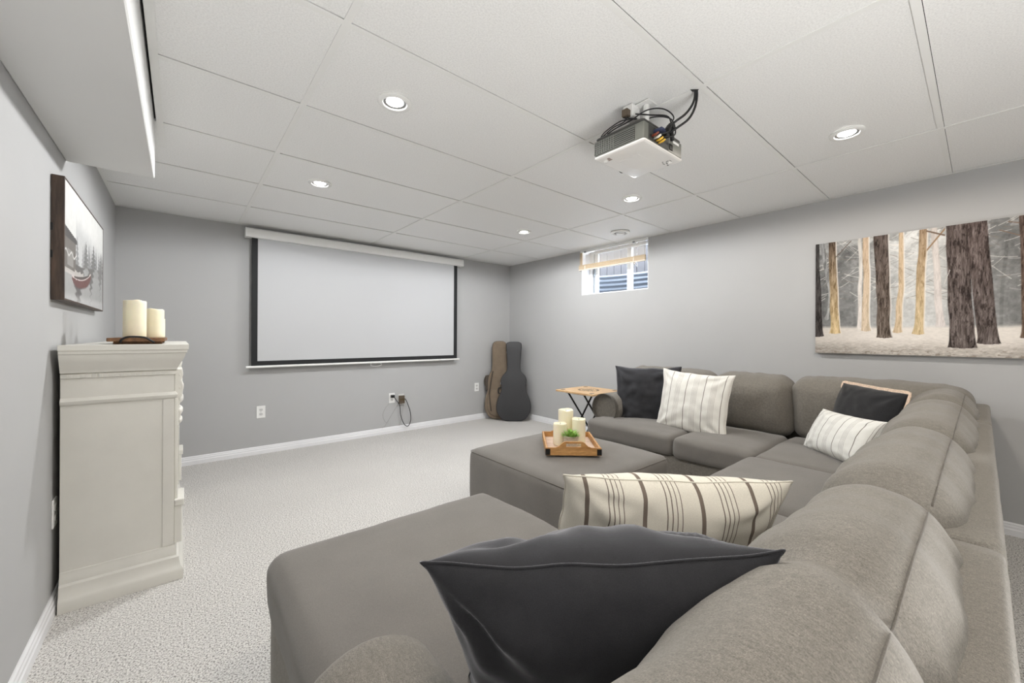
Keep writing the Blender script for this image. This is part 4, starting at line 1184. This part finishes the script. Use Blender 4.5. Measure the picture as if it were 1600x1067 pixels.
hp2 = [(0.0, .05), (.08, .05), (.140, .08), (.178, .16), (.18, .24), (.165, .32), (.145, .38), (.12, .41), (0, .415)]
smooth_angle(finish('front_pocket', prism(nb(), mirror_outline(hp2), -.026, .002, 'XZ', .014, 3), 'gig_brown', gb), 60)
finish('pocket_zip', tube(nb(), [(x, -.020, z) for x, z in mirror_outline([(0.02, .40), (.11, .385), (.155, .30), (.165, .22), (.15, .13)])[:25]], .004, 6), 'gig_dark', gb, True)
finish('carry_handle', tube(nb(), smooth_path([(-.168, .05, .44), (-.205, .05, .47), (-.205, .05, .56), (-.160, .05, .60)], 6), [.012] * 19, 8), 'gig_dark', gb, True)
finish('side_pouch', box(nb(), -.205, -.150, .01, .08, .40, .60, .012, 2), 'gig_dark', gb)
finish('strap', tube(nb(), smooth_path([(-.10, -.008, .66), (-.13, -.022, .50), (-.15, -.034, .34), (-.13, -.030, .12)], 8), .008, 6), 'gig_dark', gb, True)

# ================================================================== CEILING PROJECTOR
PX0, PX1, PY0, PY1, PZ0, PZ1 = 1.466, 1.790, .902, 1.160, 1.952, 2.052
pj = thing('ceiling_projector', 'white and grey video projector hung from the ceiling', 'projector', ((PX0 + PX1) / 2, (PY0 + PY1) / 2, PZ0))
pf = pj.location
def pp(name, bm, mat, parent=None, smooth=False): return finish(name, bm, mat, parent or pj, smooth, offset=pf)
bm = nb(); box(bm, PX0, PX1, PY0, PY1, PZ0, PZ0 + .014, .010, 3); smooth_angle(pp('bottom_cover', bm, 'projector_white'), 50)
bm = nb(); box(bm, PX0 + .002, PX1 - .002, PY0 + .002, PY1 - .002, PZ0 + .012, PZ1 - .016, .006, 2); smooth_angle(pp('body', bm, 'projector_grey'), 50)
bm = nb(); box(bm, PX0 + .005, PX1 - .005, PY0 + .005, PY1 - .005, PZ1 - .018, PZ1, .010, 2); smooth_angle(pp('top_cover', bm, 'projector_dark'), 50)
pp('vent_recess', box(nb(), PX0 + .0005, PX0 + .003, PY0 + .045, PY1 - .006, PZ0 + .018, PZ1 - .022), 'slot_dark')
for k in range(7):
    z = PZ0 + .0195 + k * .0085
    pp('vent_slat', box(nb(), PX0 - .0025, PX0 + .0015, PY0 + .045, PY1 - .108, z, z + .0034), 'projector_grey')
bm = nb()
for k in range(7): box(bm, PX0 - .0025, PX0 + .0015, PY1 - .108, PY1 - .006, PZ0 + .0195 + k * .0085, PZ0 + .0195 + k * .0085 + .0030)
for k in range(9): y = PY1 - .108 + k * .0126; box(bm, PX0 - .0026, PX0 + .0016, y, y + .0038, PZ0 + .0185, PZ1 - .0222)
pp('vent_grille', bm, 'projector_grey')
pp('port_panel', box(nb(), PX0 + .035, PX0 + .200, PY0 + .0005, PY0 + .003, PZ0 + .017, PZ1 - .022), 'projector_dark')
for k in range(5):
    x = PX0 + .05 + k * .017
    bm = lathe(nb(), [(.006, 0), (.006, .004), (.003, .004), (.003, .001), (0, .001)], 12); bmesh.ops.rotate(bm, verts=bm.verts, matrix=Matrix.Rotation(PI / 2, 3, 'X')); moved(bm, (x, PY0 + .001, PZ0 + .034))
    pp('port', bm, 'slot_dark')
pp('power_socket', box(nb(), PX0 + .205, PX0 + .235, PY0 - .002, PY0 + .003, PZ0 + .022, PZ0 + .050, .003, 1), 'slot_dark')
for k, (x, m_) in enumerate(((.060, 'plug_red'), (.078, 'plug_white'), (.096, 'plug_yellow'), (.112, 'plug_yellow'))):
    bm = nb(); tube(bm, [(PX0 + x, PY0 + .001, PZ0 + .034 - .004 * k), (PX0 + x - .004, PY0 - .020, PZ0 + .032 - .004 * k), (PX0 + x - .004, PY0 - .034, PZ0 + .036 - .004 * k)], [.0055, .0055, .004], 8); pp('plug', bm, m_, None, True)
pp('connector', box(nb(), PX0 + .07, PX0 + .112, PY0 - .040, PY0 + .001, PZ0 + .050, PZ0 + .064, .003, 1), 'cord_blue')
pp('power_plug', box(nb(), PX0 + .125, PX0 + .155, PY0 - .030, PY0 + .001, PZ0 + .046, PZ0 + .066, .004, 1), 'cord_black')
bm = lathe(nb(), [(.034, 0), (.036, .018), (.032, .020), (.028, .012), (.024, .008), (0, .012)], 28); bmesh.ops.rotate(bm, verts=bm.verts, matrix=Matrix.Rotation(-PI / 2, 3, 'X')); moved(bm, (PX0 + .235, PY1 - .002, PZ0 + .046)); pp('lens', bm, 'slot_dark', None, True)
smooth_angle(pp('lens_hood', box(nb(), PX0 + .215, PX0 + .255, PY1 - .006, PY1 + .010, PZ0 + .010, PZ0 + .016, .002, 1), 'projector_dark'), 40)
for (x, y) in ((PX0 + .05, PY1 - .03), (PX1 - .04, PY0 + .04)):
    pp('adjust_foot', lathe(nb(), [(0, -.006), (.010, -.006), (.011, 0)], 14, (x, y, PZ0)), 'projector_white', None, True)
pp('lamp_door', box(nb(), PX0 + .10, PX0 + .23, PY0 + .09, PY0 + .19, PZ0 - .0015, PZ0 + .001, .0007, 1), 'projector_white')
# printed marks on the underside
bm = nb()
for (x, y, w_, d_) in ((.262, .028, .020, .003), (.262, .036, .004, .012), (.274, .040, .016, .003), (.276, .052, .022, .004), (.292, .034, .004, .018), (.300, .060, .012, .004), (.254, .058, .006, .006), (.268, .066, .020, .003)):
    box(bm, PX0 + x, PX0 + x + w_, PY0 + y, PY0 + y + d_, PZ0 - .0006, PZ0 + .001)
pp('printed_mark', bm, 'print_dark')['kind'] = 'stuff'
bm = nb()
for k in range(3): box(bm, PX0 + .030 + .010 * k, PX0 + .036 + .010 * k, PY1 - .062, PY1 - .050 + .004 * k, PZ0 - .0006, PZ0 + .001)
pp('printed_logo', bm, 'print_brown')['kind'] = 'stuff'
# mount
bm = nb(); tube(bm, [(PX0 + .105, PY0 + .055, PZ1 - .002), (PX0 + .105, PY0 + .055, ZC - .0035)], .013, 16); box(bm, PX0 + .07, PX0 + .14, PY0 + .02, PY0 + .09, PZ1 - .001, PZ1 + .006); box(bm, PX0 + .07, PX0 + .14, PY0 + .02, PY0 + .09, ZC - .009, ZC - .0035, .002, 1)
pp('ceiling_mount', bm, 'plastic_white')
bx_ = nb(); box(bx_, PX0 + .045, PX0 + .105, PY0 + .085, PY0 + .135, ZC - .060, ZC - .004, .003, 1); pp('junction_box', bx_, 'plastic_white')
pp('brown_plug', box(nb(), PX0 + .020, PX0 + .050, PY0 + .095, PY0 + .125, ZC - .062, ZC - .030, .003, 1), 'adapter_brown')
def cable(ctrl, r, mat='cord_black'): pp('cable', tube(nb(), smooth_path(ctrl, 8), r, 7), mat, None, True)
HX, HY = 1.632, .770
cable([(HX, HY, ZC + .010), (HX + .010, HY + .004, ZC - .022), (HX + .010, HY + .016, ZC - .055), (HX - .002, HY + .040, ZC - .088), (HX - .020, HY + .075, ZC - .112), (PX0 + .142, PY0 - .022, PZ1 - .022)], .0050)
cable([(HX + .004, HY - .004, ZC + .010), (HX + .022, HY + .002, ZC - .024), (HX + .026, HY + .014, ZC - .066), (HX + .018, HY + .036, ZC - .104), (HX - .002, HY + .070, ZC - .130), (PX0 + .152, PY0 - .022, PZ1 - .034)], .0050)
cable([(PX0 + .10, PY0 - .038, PZ0 + .058), (PX0 + .11, PY0 - .07, PZ1), (PX0 + .10, PY0 - .03, PZ1 + .05), (PX0 + .07, PY0 + .03, PZ1 + .06), (PX0 + .04, PY0 + .09, PZ1 + .03), (PX0 + .03, PY0 + .16, PZ1 + .02), (PX0 + .02, PY0 + .20, PZ1 + .005)], .0028)
cable([(PX0 + .076, PY0 - .034, PZ0 + .034), (PX0 + .10, PY0 - .06, PZ0 + .05), (PX0 + .12, PY0 - .04, PZ1 + .02), (PX0 + .10, PY0 + .03, PZ1 + .05), (PX0 + .06, PY0 + .10, PZ1 + .07), (PX0 + .045, PY0 + .11, ZC - .05)], .0030)
cable([(PX0 + .092, PY0 - .034, PZ0 + .026), (PX0 + .15, PY0 - .055, PZ0 + .05), (PX0 + .18, PY0 - .02, PZ1 + .04), (PX0 + .13, PY0 + .04, PZ1 + .055), (PX0 + .10, PY0 + .10, PZ1 + .03)], .0028)
cable([(PX0 + .035, PY0 + .11, ZC - .06), (PX0 + .030, PY0 + .12, PZ1 + .05), (PX0 + .040, PY0 + .06, PZ1 + .025), (PX0 + .012, PY0 + .12, PZ1 + .03), (PX0 + .006, PY0 + .20, PZ1 + .012), (PX0 + .010, PY1 - .03, PZ1 - .004)], .0026)
cable([(PX0 + .035, PY0 + .10, ZC - .06), (PX0 + .045, PY0 + .13, PZ1 + .04), (PX0 + .02, PY0 + .17, PZ1 + .022), (PX0 + .02, PY1 - .02, PZ1 - .002)], .0026)
smooth_angle(pp('cable_bundle', tube(nb(), smooth_path([(PX0 + .10, PY0 - .045, PZ0 + .055), (PX0 + .135, PY0 - .042, PZ1 - .012), (PX0 + .165, PY0 - .030, PZ1 - .022), (PX0 + .195, PY0 - .020, PZ1 - .048)], 6), [.010] * 7 + [.013] * 6 + [.009] * 6, 8), 'cord_black'), 60)
pp('cable_tie', box(nb(), PX0 + .205, PX0 + .255, PY0 - .018, PY0 - .016, PZ1 - .056, PZ1 - .046), 'plastic_white')
bm = nb(); prism(bm, [(HX - .016, HY + .012), (HX + .010, HY - .012), (HX + .016, HY + .004), (HX + .004, HY + .014)], ZC - .0035, ZC - .0022, 'XY'); pp('cable_hole', bm, 'cord_black')
